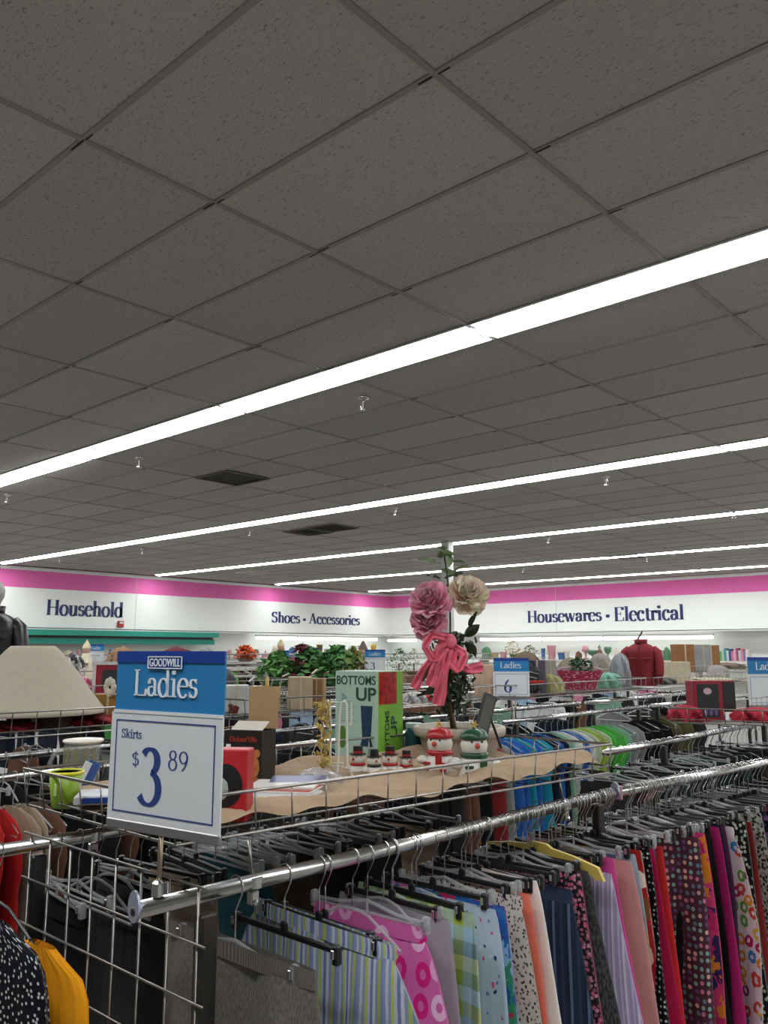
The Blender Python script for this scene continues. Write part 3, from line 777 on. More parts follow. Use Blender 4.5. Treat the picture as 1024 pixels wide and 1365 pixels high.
near(2.93, 'skirt', 'black', 'skirt', 'long maroon skirt printed with small coloured triangles', 'skirt', C('maroon_print', 'dots', ['4a2c38', 'c0788a', '7fa898', 'd2a898', '6a4a78', '5f7a88'], 50, 42, .3, .35), .21, .25, .85, rz=R(27), fold=1.8)
near(3.06, 'skirt_clear', 'clear', 'skirt', 'magenta skirt with orange and navy print', 'skirt', C('magenta_orange', 'patch', ['cf2f70', 'd8407a', 'e58a2a', 'c22b68', '3a2a60', 'd8407a'], 17), .18, .24, .85, rz=R(3))
near(3.12, 'skirt', 'black', 'skirt', 'plain black skirt beside the magenta ones', 'skirt', C('blk'), .17, .22, .85)
near(3.19, 'skirt', 'black', 'skirt', 'deep magenta plain skirt', 'skirt', C('deep_magenta', 'solid', ['9c1a5c', 'b92a72'], 5), .18, .27, .9, rz=R(-5))
near(3.31, 'skirt', 'black', 'pants', 'white pants printed with colourful lips and rings', 'pants', C('lips', 'rings', ['ddcfd2', 'b3265a', 'd98a2a', '3f7fb8', '7a3a78', 'c94a3a', '5f9a3c', 'd2b23a'], 24, 21, .42), .18, .26, .95, 'pants', rz=R(-7))
near(3.39, 'skirt', 'black', 'skirt', 'black skirt with scattered white flowers', 'skirt', C('blk_flower', 'dots', ['161618', 'b8c0b0', '8fa08a'], 60, 50, .3), .18, .25, .9)
near(3.44, 'skirt', 'black', 'skirt', 'dark brick red skirt', 'skirt', C('brick', 'solid', ['6d1f22', '8a2a2a'], 6), .18, .25, .9)
near(3.52, 'skirt_clear', 'clear', 'skirt', 'white skirt speckled with black and green', 'skirt', C('speckle', 'dots', ['b9b7b0', '3c4a3c', '242628', '8a8f86'], 90, 70, .42), .19, .27, .95, rz=R(-6), dz=-.09)
near(3.64, 'skirt', 'black', 'skirt', 'black and purple floral skirt at the right edge', 'skirt', C('purple_floral', 'dots', ['1c1820', '8a5a8f', 'c05a86', '5a4a78'], 36, 30, .38), .19, .25, .95)
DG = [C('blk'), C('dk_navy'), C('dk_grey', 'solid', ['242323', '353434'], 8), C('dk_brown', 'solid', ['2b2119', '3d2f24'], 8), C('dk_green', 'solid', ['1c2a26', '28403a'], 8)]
# spare hangers squeezed between them
rs = random.Random(3)
y = 1.30
for i in range(46):
    y += rs.choice((.02, .035, .05, .09, .11)) * (1 if y < 1.9 else .62)
    if y > 4.05 or abs(y - 2.86) < .03: continue
    if min(abs(y - f_) for f_ in FR) < .012: y += .014
    k_ = rs.choice(('skirt', 'skirt', 'skirt_clear', 'shoulder'))
    c_ = 'black' if k_ == 'skirt' else ('clear' if rs.random() < .8 else 'grey')
    zone = 'near joint of the rail' if 2.4 < y < 3.3 else ('at the left half of the near rail' if y < 2.0 else 'on the near front rail')
    if y < 1.95 and rs.random() < .35: continue
    lab = {'skirt': 'black clip hanger with chrome hook', 'skirt_clear': 'clear clip hanger with chrome hook', 'shoulder': 'clear shoulder hanger with chrome hook'}[k_]
    hanger(railx(y), y, RZ_, k_, c_, rs.choice((.15, .165, .18)), lab + ' squeezed between skirts on the near rail', 'spare hangers on the near front rail', rs.uniform(-.12, .12))
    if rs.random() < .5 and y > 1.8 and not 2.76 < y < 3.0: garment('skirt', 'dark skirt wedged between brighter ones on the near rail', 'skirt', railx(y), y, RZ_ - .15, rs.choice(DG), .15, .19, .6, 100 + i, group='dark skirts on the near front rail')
hanger(railx(2.36), 2.365, RZ_ + .012, 'flat', 'yellow', .24, 'broad pale yellow plastic hanger on the near rail', None, R(-8), name='hanger')
# ------------------------------------------------------------------ rack that continues to the right
rk2 = thing('clothes_rack', 'chrome clothes rack continuing the near one to the right', 'clothes rack')
rail(rk2, (-1.46, 2.875, RZ_), (-1.20, 5.3, RZ_), ends=False)
rail(rk2, (-2.045, 3.9, RZ_), (-2.06, 6.6, RZ_), ends=False)
MB().bbox((0, 0, 0), (.04, .012, .05), .004).build('pink_end_cap', M('pink_cap', 'b98a94', .4), rk2, (-1.462, 2.868, RZ_))
for x, y in ((-1.30, 4.6), (-2.05, 4.6), (-1.22, 5.2), (-2.06, 6.3)):
    MB().bbox((x, y, .59), (.032, .04, 1.18), .004).build('post', DKSTEEL, rk2); MB().bbox((x, y, .01), (.06, .3, .02), .005).build('foot', DKSTEEL, rk2)
for x, y in ((-1.33, 4.86), (-2.06, 4.8), (-2.06, 6.2)): rod(rk2, 'basket_rod', (x, y, RZ_), (x, y, 1.3), .004)
basket('wire basket with red box and red cloth at the right edge', (-1.40, 4.89), (-1.38, 6.5), (-2.05, 4.69), ZR, 1.30, 16, 7)
for y in [2.95 + .045 * i for i in range(25)]:
    if min(abs(y - f_) for f_ in FR) < .016: continue
    k_ = rs.choice(('skirt', 'skirt_clear', 'shoulder'))
    hanger(railx(y), y, RZ_, k_, 'black' if k_ == 'skirt' else 'clear', .17, {'skirt': 'black clip hanger', 'skirt_clear': 'clear clip hanger', 'shoulder': 'clear shoulder hanger'}[k_] + ' on the right half of the front rail', 'hangers on the right front rail', rs.uniform(-.15, .15))
for i in range(30):
    y = 3.95 + i * .075 + rs.uniform(-.02, .02); k_ = rs.choice(('skirt', 'skirt_clear', 'shoulder'))
    c_ = 'black' if k_ == 'skirt' else 'clear'
    hanger(-2.05, y, RZ_, k_, c_, .19, c_ + ' hanger on the back rail below the red box', 'hangers on the right back rail', rs.uniform(-.15, .15), detail=y < 4.9)
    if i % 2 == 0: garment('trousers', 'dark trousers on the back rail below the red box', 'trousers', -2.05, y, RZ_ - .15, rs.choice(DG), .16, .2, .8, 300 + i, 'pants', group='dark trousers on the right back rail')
for i in range(13):
    y = 3.78 + i * .105
    garment('skirt', 'plain skirt on the front rail beyond the right edge', 'skirt', railx(y), y, RZ_ - .14, [C('deep_magenta'), C('dk_navy'), C('salmon'), C('blk'), C('lavender'), C('dk_brown'), C('crimson')][i % 7], .18, .24, .8, 350 + i, rz=rs.uniform(-.1, .1), group='skirts beyond the right edge')
    hanger(railx(y), y, RZ_, 'skirt', 'black', .17, 'black clip hanger beyond the right edge of the front rail', 'hangers beyond the right edge', rs.uniform(-.1, .1), False)
g_ = C('olive', 'solid', ['4f4d2e', '62603c'], 8)
# ------------------------------------------------------------------ back rail of the near rack
for i in range(34):
    y = 1.16 + i * .0485 + rs.uniform(-.015, .015); k_ = rs.choice(('skirt', 'skirt_clear', 'shoulder'))
    if abs(y - 2.72) < .05: continue
    c_ = 'black' if k_ == 'skirt' else rs.choice(('clear', 'clear', 'grey'))
    half = rs.choice((.19, .21))
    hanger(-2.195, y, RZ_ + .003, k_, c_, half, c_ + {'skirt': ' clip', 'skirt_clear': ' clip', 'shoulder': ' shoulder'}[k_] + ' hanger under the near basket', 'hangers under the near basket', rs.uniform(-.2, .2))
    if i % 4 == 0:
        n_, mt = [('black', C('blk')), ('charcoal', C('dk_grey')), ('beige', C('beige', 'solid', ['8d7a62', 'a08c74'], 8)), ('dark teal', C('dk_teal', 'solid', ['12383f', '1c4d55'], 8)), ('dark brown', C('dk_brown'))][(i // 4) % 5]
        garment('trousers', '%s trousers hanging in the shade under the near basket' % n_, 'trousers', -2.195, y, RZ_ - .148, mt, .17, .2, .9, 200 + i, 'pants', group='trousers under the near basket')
# empty clear hangers lying over the rail inside the grid panel
# ------------------------------------------------------------------ left front: dotted top and yellow cardigan
hanger(-2.2, .915, RZ_ + .003, 'shoulder', 'clear', .21, 'clear shoulder hanger of the dotted black top', None, R(12))
garment('top', 'black top with small white dots at the lower left', 'top', -2.05, .92, RZ_ - .115, C('navy_dots', 'dots', ['11131a', 'c3c8c8'], 62, 62, .2, .8), .2, .23, .7, 61, 'top', R(6), fold=.7)
hanger(-2.2, .99, RZ_ + .003, 'shoulder', 'black', .2, 'black shoulder hanger of the yellow cardigan', None, R(2))
garment('cardigan', 'golden yellow cardigan at the lower left beside the grid panel', 'cardigan', -1.96, .995, RZ_ - .165, C('golden', 'solid', ['d98a06', 'e69a12'], 5), .2, .24, .7, 62, 'top', R(2), fold=.8)

# ------------------------------------------------------------------ further racks, parallel behind
ROWZ = [1.355, 1.36, 1.41, 1.55, 1.55, 1.55]
def far_rack(label, xa, xb, y0, y1, zb_=1.31):
    t = thing('clothes_rack', label, 'clothes rack')
    for x in (xa, xb): MB().tube([(x, y0, RZ_), (x, y1, RZ_)], .0165, 10).build('rail', CHROME, t, smooth=True)
    for y in (y0 + .15, y1 - .15):
        for x in (xa, xb):
            MB().bbox((x, y, .59), (.032, .04, 1.18), .004).build('post', DKSTEEL, t); MB().bbox((x, y, .01), (.06, .3, .02), .005).build('foot', DKSTEEL, t)
            rod(t, 'basket_rod', (x, y, RZ_), (x, y, zb_), .005)
        MB().tube([(xa, y, .3), (xb, y, .3)], .01, 6).build('cross_bar', DKSTEEL, t)
    return t
ORD = ['second', 'third', 'fourth', 'fifth', 'sixth', 'seventh']
racks = [(-3.45, -4.12), (-5.5, -6.17), (-7.5, -8.17), (-9.5, -10.17), (-11.6, -12.27), (-13.8, -14.47)]
spans = {0: [(.3, 2.6), (2.7, 5.0), (5.1, 7.4), (7.5, 10.2)], 1: [(1.2, 5.0), (5.1, 8.0), (8.1, 11.0), (11.1, 16.5)], 2: [(2.2, 7.5), (7.6, 11), (11.1, 16)], 3: [(3.2, 10), (10.2, 16)], 4: [(7, 12), (12.2, 17)], 5: [(8.5, 14)]}
PW = ['leftmost section', 'section left of middle', 'section right of middle', 'right section']
for i, (xa, xb) in enumerate(racks):
    for j, (a, b) in enumerate(spans[i]): far_rack('chrome clothes rack in the %s row, %s' % (ORD[i], PW[j]), xa, xb, a, b, ROWZ[i])
TOPM = {}
def far_top(x, y, z, mat, var, label, group, cat='top', name='top'):
    k = (var, mat.name)
    if k not in TOPM: TOPM[k] = garment_mb(.2, .21, .65, 400 + var, 'top', 20, 9, fold=.5, thick=.011).mesh(name, mat, True)
    return tag(link(name, TOPM[k], None, (x, y, z), rs.uniform(-.12, .12)), label, cat, group)
def solid(nm, a, b): return C('fab_' + nm, 'solid', [a, b], 6)
FAB = {'red': solid('red', 'a01818', 'b82525'), 'beige': solid('beige', '8f7c66', 'a5937c'), 'royal blue': solid('royal', '1f4f94', '2f66b0'), 'teal': solid('teal', '157a92', '2592a8'), 'white': solid('white', 'b8bcb8', 'ced0cc'),
       'pale green': solid('pgreen', '9fb08a', 'b4c2a0'), 'bright green': solid('bgreen', '3f9a3a', '58b84e'), 'grey': solid('grey', '7d807e', '929592'), 'black': C('blk'), 'olive': g_, 'navy': C('dk_navy'), 'lime': solid('lime', '8a9f3a', 'a3b54e'),
       'dark red': C('brick'), 'orange': solid('orange', 'b85a24', 'cc7038'), 'sage': solid('sage', '6f9a82', '86ad96'), 'charcoal': C('dk_grey'), 'light blue': solid('lblue', '7f9fb8', '9ab4c8'), 'pink': solid('pinkf', 'b86a86', 'cc86a0'), 'brown': solid('brownf', '5d4030', '73523e')}
def run(x, ylist, side, detail=False):
    for y, nm in ylist:
        far_top(x, y, RZ_ - .115, FAB[nm], rs.randrange(3), '%s top hanging on %s' % (nm, side), 'tops on ' + side)
        hanger(x, y, RZ_, 'shoulder', 'clear', .2, 'clear hanger in the row of tops on ' + side, 'hangers on ' + side, rs.uniform(-.1, .1), False)
xf = racks[0][0]
seq = [(12, 'red'), (30, 'red'), (48, 'beige'), (66, 'beige'), (84, 'brown')]
run(xf, [(HX(px, 1080, xf + .2).y, nm) for px, nm in seq], 'the second row behind the basket corner')
seq = [(672, 'dark red'), (684, 'grey'), (697, 'royal blue'), (706, 'royal blue'), (714, 'teal'), (722, 'royal blue'), (732, 'teal'), (741, 'navy'), (749, 'royal blue'), (758, 'navy'), (766, 'sage'), (774, 'white'), (781, 'royal blue'), (788, 'white'), (795, 'pale green'), (803, 'lime'), (811, 'pale green'), (819, 'bright green'), (829, 'bright green'), (838, 'sage'), (847, 'grey'), (857, 'grey'), (868, 'black'), (880, 'black'), (893, 'black'), (906, 'olive'), (922, 'olive'), (938, 'charcoal')]
run(xf, [(HX(px, 965, xf + .2).y, nm) for px, nm in seq], 'the second row of racks')
yy = HX(105, 1000, xf).y
def clutter(x, y0, y1, dy, side, cols, dens=.6, hang=True):
    y = y0
    while y < y1:
        y += dy * rs.uniform(.7, 1.3)
        if any(abs(y - e_) < .1 for sp in spans.values() for ab in sp for e_ in (ab[0] + .15, ab[1] - .15)): continue
        k_ = rs.choice(('skirt', 'shoulder', 'skirt_clear'))
        if hang: hanger(x, y, RZ_, k_, 'black' if k_ == 'skirt' else rs.choice(('clear', 'white')), .19, {'skirt': 'black clip', 'skirt_clear': 'pale clip', 'shoulder': 'pale shoulder'}[k_] + ' hanger on ' + side, 'hangers on ' + side, rs.uniform(-.25, .25), False)
        if rs.random() < dens:
            nm = rs.choice(cols); far_top(x, y + .02, RZ_ - .115, FAB[nm], rs.randrange(3), '%s garment hanging on %s' % (nm, side), 'garments on ' + side, 'garment', 'garment')
dk = ['black', 'black', 'charcoal', 'navy', 'charcoal', 'brown']
clutter(racks[0][1], .5, 2.3, .09, 'the second row behind the lampshade', dk, .9)
clutter(xf, HX(100, 1000, xf).y, 2.3, .08, 'the second row left of the price sign', dk, .9)
clutter(xf, 2.3, 4.7, .075, 'the second row behind the price sign', dk)
clutter(racks[0][1], 2.4, 9.5, .2, 'the second row, rear side', dk + ['grey'])
clutter(racks[1][0], 1.4, 4.4, .11, 'the third row behind the lampshade', dk + ['grey', 'light blue', 'white'], .95)
clutter(racks[1][0], 4.4, 13, .24, 'the third row, front side', dk + ['grey', 'white', 'sage'])
clutter(racks[1][1], 5.0, 13, .5, 'the third row, rear side', ['grey', 'white', 'pink', 'navy', 'light blue'])
clutter(racks[3][0], 3.4, 13, .3, 'the fifth row', dk + ['grey', 'brown', 'navy', 'dark red', 'sage'], 1, False)
clutter(racks[2][0], 2.4, 14, .26, 'the fourth row', dk + ['grey', 'white', 'pink', 'navy', 'light blue', 'brown', 'bright green'], .95, False)

# ================================================================== SIGNS
SKY = M('sign_blue', '2277ae', .4); DKB = M('sign_dark_blue', '123a8c', .4); PAPER = M('sign_paper', 'd3d6d8', .5); INK = M('sign_ink', '24407e', .5); CHAN = M('sign_channel', '8b8789', .35, .6); SILV = M('sign_letters', 'dfe6e8', .4)
def price_sign(label, c, w, h, rz, head='Ladies', sub=None, price=None, pole=.3, detail=True):
    """c = top centre; faces local -y"""
    if not detail:               # stand it on the nearest rail along its view line
        best = None
        for i, xs_ in enumerate(racks):
            for xr in xs_:
                k_ = xr / c[0]; y_ = c[1] * k_
                if spans[i][0][0] < y_ < spans[i][-1][1] and (best is None or abs(k_ - 1) < abs(best - 1)): best = k_
        if best: c = Vector((c[0] * best, c[1] * best, CZ + (c[2] - CZ) * best)); w *= best; h *= best
        pole = max(.05, c[2] - h - 1.217)
    t = thing('price_sign', label, 'sign', (c[0], c[1], c[2] - h), rz)
    x0, x1 = -w / 2, w / 2; Z = lambda f_: h * (1 - f_); X = lambda f_: x0 + w * f_
    hb = MB().rect(X(.02), Z(.355), x1, h, .002, .004).build('header_board', SKY, t)
    MB().rect(X(.02), Z(.068), x1, h, -.0002, .002).build('dark_strip', DKB, hb)
    MB().rect(X(.02), Z(.37), x1, Z(.352), -.0012, .003).build('white_edge', PAPER, hb)
    serif(head, X(.205), X(.775), Z(.265), h * .155, y=-.001, t=.002, bold=.9).build('header_lettering', SILV, hb)
    if detail:
        lb = MB().rect(X(.33), Z(.103), X(.645), Z(.03), -.0016, .002).build('logo_plate', DKB, hb)
        k = MB()
        for a in ((.33, .036, .645, .03), (.33, .103, .645, .097), (.33, .103, .338, .03), (.637, .103, .645, .03)): k.rect(X(a[0]), Z(a[1]), X(a[2]), Z(a[3]), -.003, .001)
        k.build('logo_border', SILV, hb)
        sans('GOODWILL', 'logo_lettering', SILV, hb, (X(.347), -.0022, Z(.09)), w * .28, h * .047, bold=.012)
    pl = MB().rect(x0, 0, x1, Z(.366), .000, .004).build('placard', PAPER, t)
    k = MB(); b0, b1, b2, b3 = X(.05), X(.945), Z(.945), Z(.41); th = w * .008
    k.rect(b0, b2, b1, b2 + th, -.001); k.rect(b0, b3 - th, b1, b3, -.001); k.rect(b0, b2, b0 + th, b3, -.001); k.rect(b1 - th, b2, b1, b3, -.001)
    k.build('placard_border', INK, pl)
    if sub: serif(sub, X(.105), X(.295), Z(.515), h * .05, y=-.001, bold=.8).build('placard_lettering', INK, pl)
    if price:
        if price[0]: serif('$', X(.215), X(.285), Z(.675), h * .085, None, .6, -.001).build('dollar_mark', INK, pl)
        serif(price[1], X(.30), X(.50), Z(.885), h * .32, None, 1.15, -.001).build('price_digit', INK, pl)
        if price[2]:
            for i_, ch in enumerate(price[2]): serif(ch, X(.55 + .095 * i_), X(.63 + .095 * i_), Z(.675), h * .11, None, .6, -.001).build('price_digit', INK, pl)
    MB().bbox((0, .003, -.006), (w, .012, .02), .002).build('channel', CHAN, t)
    if pole:
        MB().tube([(w * .0, .004, -pole), (w * .0, .004, -.01)], .0052, 8).build('pole', M('brass_pole', '8d7f6a', .35, .8), t, smooth=True)
        MB().lathe([(.012, -pole), (.012, -pole + .025), (.007, -pole + .03)], 10).build('pole_socket', CHROME, t)
    return t
RZV = YAW                                        # rotation whose local x is the view's right
c = RV * -.452 + FV * 1.7585
price_sign('large blue and white Ladies Skirts price sign standing on the near rail', (c.x, c.y, 1.7), .33, .351, RZV + math.atan2(-.183, .275), 'Ladies', 'Skirts', ('$', '3', '89'), .13)

# ================================================================== THINGS IN THE NEAR BASKET
def lumps(nu, nv, fn): return MB().grid(fn, nu, nv)
rb = random.Random(11)
c00, c10, c01 = Vector((-1.63, 1.12, 0)), Vector((-1.45, 2.73, 0)), Vector((-2.30, 1.13, 0))
def liner(u, v):
    p = c00 + (c10 - c00) * u + (c01 - c00) * v
    front = .046 * math.exp(-((v - .1) / .09) ** 2) * (.55 + .45 * math.sin(9 * u + 1) * math.sin(4 * u)) * (1 if u > .12 else u / .12)
    front *= 1 - .75 * math.exp(-((u - .62) / .14) ** 2)
    back = .03 * math.exp(-((v - .9) / .08) ** 2)
    z = 1.291 + .004 + front + back + .012 * (math.sin(23 * u + 5 * v) * math.sin(17 * v + 3 * u) + 1) + .006 * math.sin(60 * u + 9 * math.sin(8 * v))
    hump = .006 * math.exp(-((u - .72) / .08) ** 2 - ((v - .12) / .12) ** 2) + .035 * math.exp(-((u - .9) / .06) ** 2 - ((v - .2) / .2) ** 2)
    return (p.x, p.y, z + hump)
tag(MB().grid(liner, 90, 40, uvfn=lambda u, v: (u * 1.6, v * .7)).build('liner_cloth', C('beige_liner', 'solid', ['957f66', 'ad977d'], 9), smooth=True), 'beige cloth lining crumpled along the near wire basket', 'cloth')
# cup and glass mug
p = W(86, 1074, 2.3); t = thing('cup', 'lime green plastic cup with yellow inside at left end of the near basket', 'cup', (p.x, p.y, p.z - .004))
MB().lathe([(0, 0), (.030, 0), (.034, .006), (.044, .092), (.0415, .092), (.032, .008), (0, .008)], 24).build('body', M('lime_plastic', '7f9f25', .4), t, smooth=True)
MB().lathe([(.0413, .09), (.0446, .094), (.0446, .086)], 24).lathe([(.031, .012), (.0405, .09)], 24).build('rim', M('yellow_inside', 'd6d02a', .4), t, smooth=True)
MB().bbox((.02, -.0385, .05), (.012, .002, .03), .001).build('decal', M('pale_lime', 'b7d08a', .4), t)
p = W(108, 1044, 2.55); t = thing('glass_mug', 'clear glass beer mug with handle behind the lime cup', 'mug', p, RZV)
GLASS = M('glass', 'c9ccc6', .08, alpha=.22)
MB().lathe([(0, 0), (.05, 0), (.052, .01), (.052, .115), (.058, .122), (.054, .124), (.047, .112), (.046, .015), (0, .015)], 24).build('body', GLASS, t, smooth=True)
MB().lathe([(.052, .115), (.059, .121), (.057, .126), (.05, .124)], 24).build('rim', M('glass_rim', 'd8cfc0', .2), t, smooth=True)
MB().tube([(-.05, 0, .1), (-.075, -.02, .09), (-.085, -.03, .06), (-.07, -.02, .03), (-.05, 0, .02)], .007, 8).build('handle', GLASS, t, smooth=True)
for i in range(5): MB().bbox((.0525 * math.cos(-2.6 + i * .5), .0525 * math.sin(-2.6 + i * .5), .06), (.012, .003, .09), .001, -2.6 + i * .5 + pi / 2).build('flute', M('mug_facet', '8f8a62', .2, alpha=.6), t)
p = W(118, 1046, 2.42); t = thing('blue_packet', 'small blue and white packet leaning in front of the glass mug', 'packet', p, RZV + .5)
MB().box((0, 0, .03), (.035, .012, .07), Matrix.Rotation(R(25), 3, 'Y')).build('sleeve', M('packet_blue', '2d4d8c', .4), t); MB().box((-.016, -.004, .032), (.018, .012, .066), Matrix.Rotation(R(25), 3, 'Y')).build('label_band', M('packet_white', 'c4c8cc', .5), t)
p = W(140, 1068, 2.25); t = thing('game_case', 'white flat case with blue letters beside the cup', 'case', p, RZV + .2)
MB().bbox((0, 0, .012), (.14, .12, .022), .003).build('case_body', M('case_white', 'b9bcbf', .4), t); MB().bbox((0, -.062, .012), (.1, .003, .014), .001).build('spine_label', DKB, t)
# red box with a round photo
p = W(306, 1096, 2.06); t = thing('red_gift_box', 'red box with round black window behind the price sign', 'box', p, RZV - .12)
MB().bbox((-.02, .03, .083), (.12, .06, .166), .003).build('carton', M('box_red', 'b0161d', .4), t)
k = MB(); k.poly([(-.014 + .043 * math.cos(a), .083 + .05 * math.sin(a)) for a in [2 * pi * i / 28 for i in range(28)]], -.002, .002); w_ = k.build('round_window', M('box_black', '14100f', .4), t)
MB().ball((-.022, 0, .075), .02, 10, 6, (1, .25, 1.4)).build('photo_figure', M('photo_grey', '9aa39a', .5), w_)
# open carton with a bear picture
p = W(332, 1046, 2.66); t = thing('open_carton', 'black open carton with orange bear picture and raised brown flap', 'carton', p, RZV - .3)
BLK = M('carton_black', '17110f', .45); KR = M('kraft_board', 'a3875e', .8, noise=.05); WB = M('white_board', 'c9c2b4', .7)
bw, bd, bh = .125, .10, .165
MB().box((0, bd / 2 - .001, bh / 2), (bw, .002, bh)).box((-bw / 2, 0, bh / 2), (.002, bd, bh)).box((bw / 2, 0, bh / 2), (.002, bd, bh)).box((0, -bd / 2, bh / 2), (bw, .002, bh)).box((0, 0, .001), (bw, bd, .002)).build('carton_walls', BLK, t)
MB().box((.02, bd / 2, bh + .065), (.1, .003, .13), Matrix.Rotation(R(-4), 3, 'X')).build('raised_flap', KR, t)
MB().box((.012, -bd / 2 + .025, bh + .014), (.105, .055, .002), Matrix.Rotation(R(24), 3, 'X')).build('front_flap', WB, t)
MB().box((-bw / 2 - .022, 0, bh + .004), (.045, bd, .002), Matrix.Rotation(R(-12), 3, 'Y')).build('side_flap', M('salmon_board', 'b07f66', .7), t)
bear = M('bear_orange', 'b06a34', .6, noise=.2, nscale=60)
pc = MB(); fy = -bd / 2 - .002
pc.poly([(.022 + .036 * math.cos(a), .06 + .042 * math.sin(a)) for a in [2 * pi * i / 20 for i in range(20)]], fy, .001)
for s_ in (-1, 1): pc.poly([(.022 + s_ * .026 + .012 * math.cos(a), .1 + .012 * math.sin(a)) for a in [2 * pi * i / 12 for i in range(12)]], fy, .001)
pc.rect(-.02, .0, .055, .03, fy, .001); pic = pc.build('bear_picture', bear, t)
k = MB(); k.poly([(.012 + .005 * math.cos(a), .078 + .005 * math.sin(a)) for a in [2 * pi * i / 10 for i in range(10)]], fy - .001, .001); k.poly([(.036 + .005 * math.cos(a), .078 + .005 * math.sin(a)) for a in [2 * pi * i / 10 for i in range(10)]], fy - .001, .001); k.poly([(.024 + .009 * math.cos(a), .058 + .006 * math.sin(a)) for a in [2 * pi * i / 10 for i in range(10)]], fy - .001, .001)
k.build('bear_face', BLK, pic)
sans("Dickens'Ville", 'box_lettering', M('letter_red', 'a03222', .5), t, (-.042, fy, bh - .032), .09, .016, bold=.01)
MB().rect(-.055, .105, -.04, .125, fy, .001).build('price_sticker', WHITE, t)
# bright printed carton
p = W(492, 1011, 3.34); a35 = R(-35)
t = thing('printed_carton', 'tall pale green and lime carton reading Bottoms Up', 'carton', p, RZV + a35)
bw, bd, bh = .205, .17, .335
MB().bbox((0, 0, bh / 2), (bw, bd, bh), .002).build('carton', M('pale_mint', 'a9c2b0', .5), t)
fy = -bd / 2 - .0006; DKG = M('dark_green_ink', '1f4a36', .5)
sans('BOTTOMS', 'front_lettering', DKG, t, (-.095, fy, bh - .052), .187, .034, bold=.012)
sans('UP', 'front_lettering', DKG, t, (.0, fy, bh - .112), .095, .05, bold=.02)
k = MB(); k.poly([(.03, .085), (.07, .085), (.078, .205), (.022, .205)], fy, .001); k.poly([(.02, .055), (.08, .055), (.07, .085), (.03, .085)], fy, .001); k.build('goblet_picture', M('goblet_navy', '1c3a52', .4), t)
k = MB(); k.poly([(-.065 + .02 * math.cos(a), .085 + .042 * math.sin(a)) for a in [2 * pi * i / 16 for i in range(16)]], fy, .001); k.build('leaf_picture', M('leaf_green_ink', '4f7a2a', .5), t)
k = MB(); k.poly([(-.06 + .02 * math.cos(a), .235 + .02 * math.sin(a)) for a in [2 * pi * i / 3 for i in range(3)]], fy, .001)
for i in range(9): k.rect(-.09, .145 + i * .009, -.0 - (i % 3) * .012, .1475 + i * .009, fy, .001)
k.build('small_print', M('grey_ink', '7f9f9a', .5), t)
side = link('side_print', None, t, (bw / 2 + .0006, 0, 0), R(90))
MB().rect(-bd / 2 + .002, .002, bd / 2 - .002, bh - .002, .0, .0005).build('lime_panel', M('lime_print', '7fbf3f', .5), side)
MB().rect(-bd / 2 + .006, bh - .125, .04, bh - .004, -.0006, .0005).build('red_photo', M('ornament_red', 'a81410', .3, noise=.7, nscale=45), side)
sans('BOTTOMS', 'side_lettering', DKG, side, (-.012, -.001, .02), .165, .028, bold=.012, rot=(0, R(-90), 0))
sans('UP', 'side_lettering', DKG, side, (.04, -.001, .085), .08, .04, bold=.02, rot=(0, R(-90), 0))
# white wire stand, dried flowers, plastic bag, papers
p = W(448, 1040, 2.78); t = thing('wire_stand', 'white wire stand with looped top in the near basket', 'stand', p, RZV - .25)
Wh = M('white_wire', 'd0cdc0', .5)
for x in (-.045, .012): MB().tube([(x - .012, -.03, .0), (x, -.02, .03), (x, -.005, .2), (x + .005, .0, .245), (x + .014, 0, .25), (x + .022, .0, .24), (x + .022, .01, .05), (x + .05, .0, .0)], .0042, 6).build('leg_loop', Wh, t, smooth=True)
MB().tube([(-.02, 0, .245), (.05, 0, .245), (.05, 0, .175), (-.02, 0, .175)], .0035, 6, closed=True).build('top_frame', Wh, t)
for z in (.055, .045): MB().tube([(-.05, -.015, z), (.03, -.015, z)], .003, 6).build('cross_wire', Wh, t)
p = W(430, 1034, 2.74); t = thing('dried_flowers', 'bunch of dried yellow flowers beside the white wire stand', 'flowers', p)
k = MB()
for i in range(5): k.tube([(0, 0, 0), (rb.uniform(-.02, .02), rb.uniform(-.02, .02), .12), (rb.uniform(-.035, .035), rb.uniform(-.02, .02), .2 + i * .01)], .0015, 4)
k.build('stems', M('dry_stem', '8a7a4a', .8), t)
k = MB()
for i in range(70): k.box((rb.gauss(0, .014), rb.gauss(0, .012), .03 + rb.random() * .2), (.014, .004, .01), Euler((rb.random() * 6, rb.random() * 6, rb.random() * 6)).to_matrix())
o = k.build('dried_petals', M('dry_petal', 'b8a055', .8), t); o['kind'] = 'stuff'
def crumple(label, name, c, w, d_, h, mat, cat, seed, group=None):
    q = random.Random(seed); ph = [q.uniform(0, 6) for _ in range(8)]
    def fn(u, v):
        a = 2 * pi * u; e_ = (1 - v ** 4) ** .5; r_ = 1 + .16 * math.sin(5 * a + ph[0] + 4 * v) + .1 * math.sin(11 * a + ph[1] + 7 * v)
        return (w / 2 * r_ * e_ * math.cos(a), d_ / 2 * r_ * e_ * math.sin(a), h * v ** .85 * (1 + .12 * math.sin(3 * a + ph[2]) * (1 - v)) - (.18 * h * (1 + math.sin(2 * a + ph[3])) * .5 * v * e_))
    return tag(MB().grid(fn, 26, 9, True, lambda u, v: (u, v * .5)).build(name, mat, None, c), label, cat, group)
crumple('crumpled clear plastic bag at the foot of the white wire stand', 'plastic_bag', W(425, 1046, 2.66), .15, .1, .05, M('cling', 'c6c8cc', .15, alpha=.5), 'bag', 5)
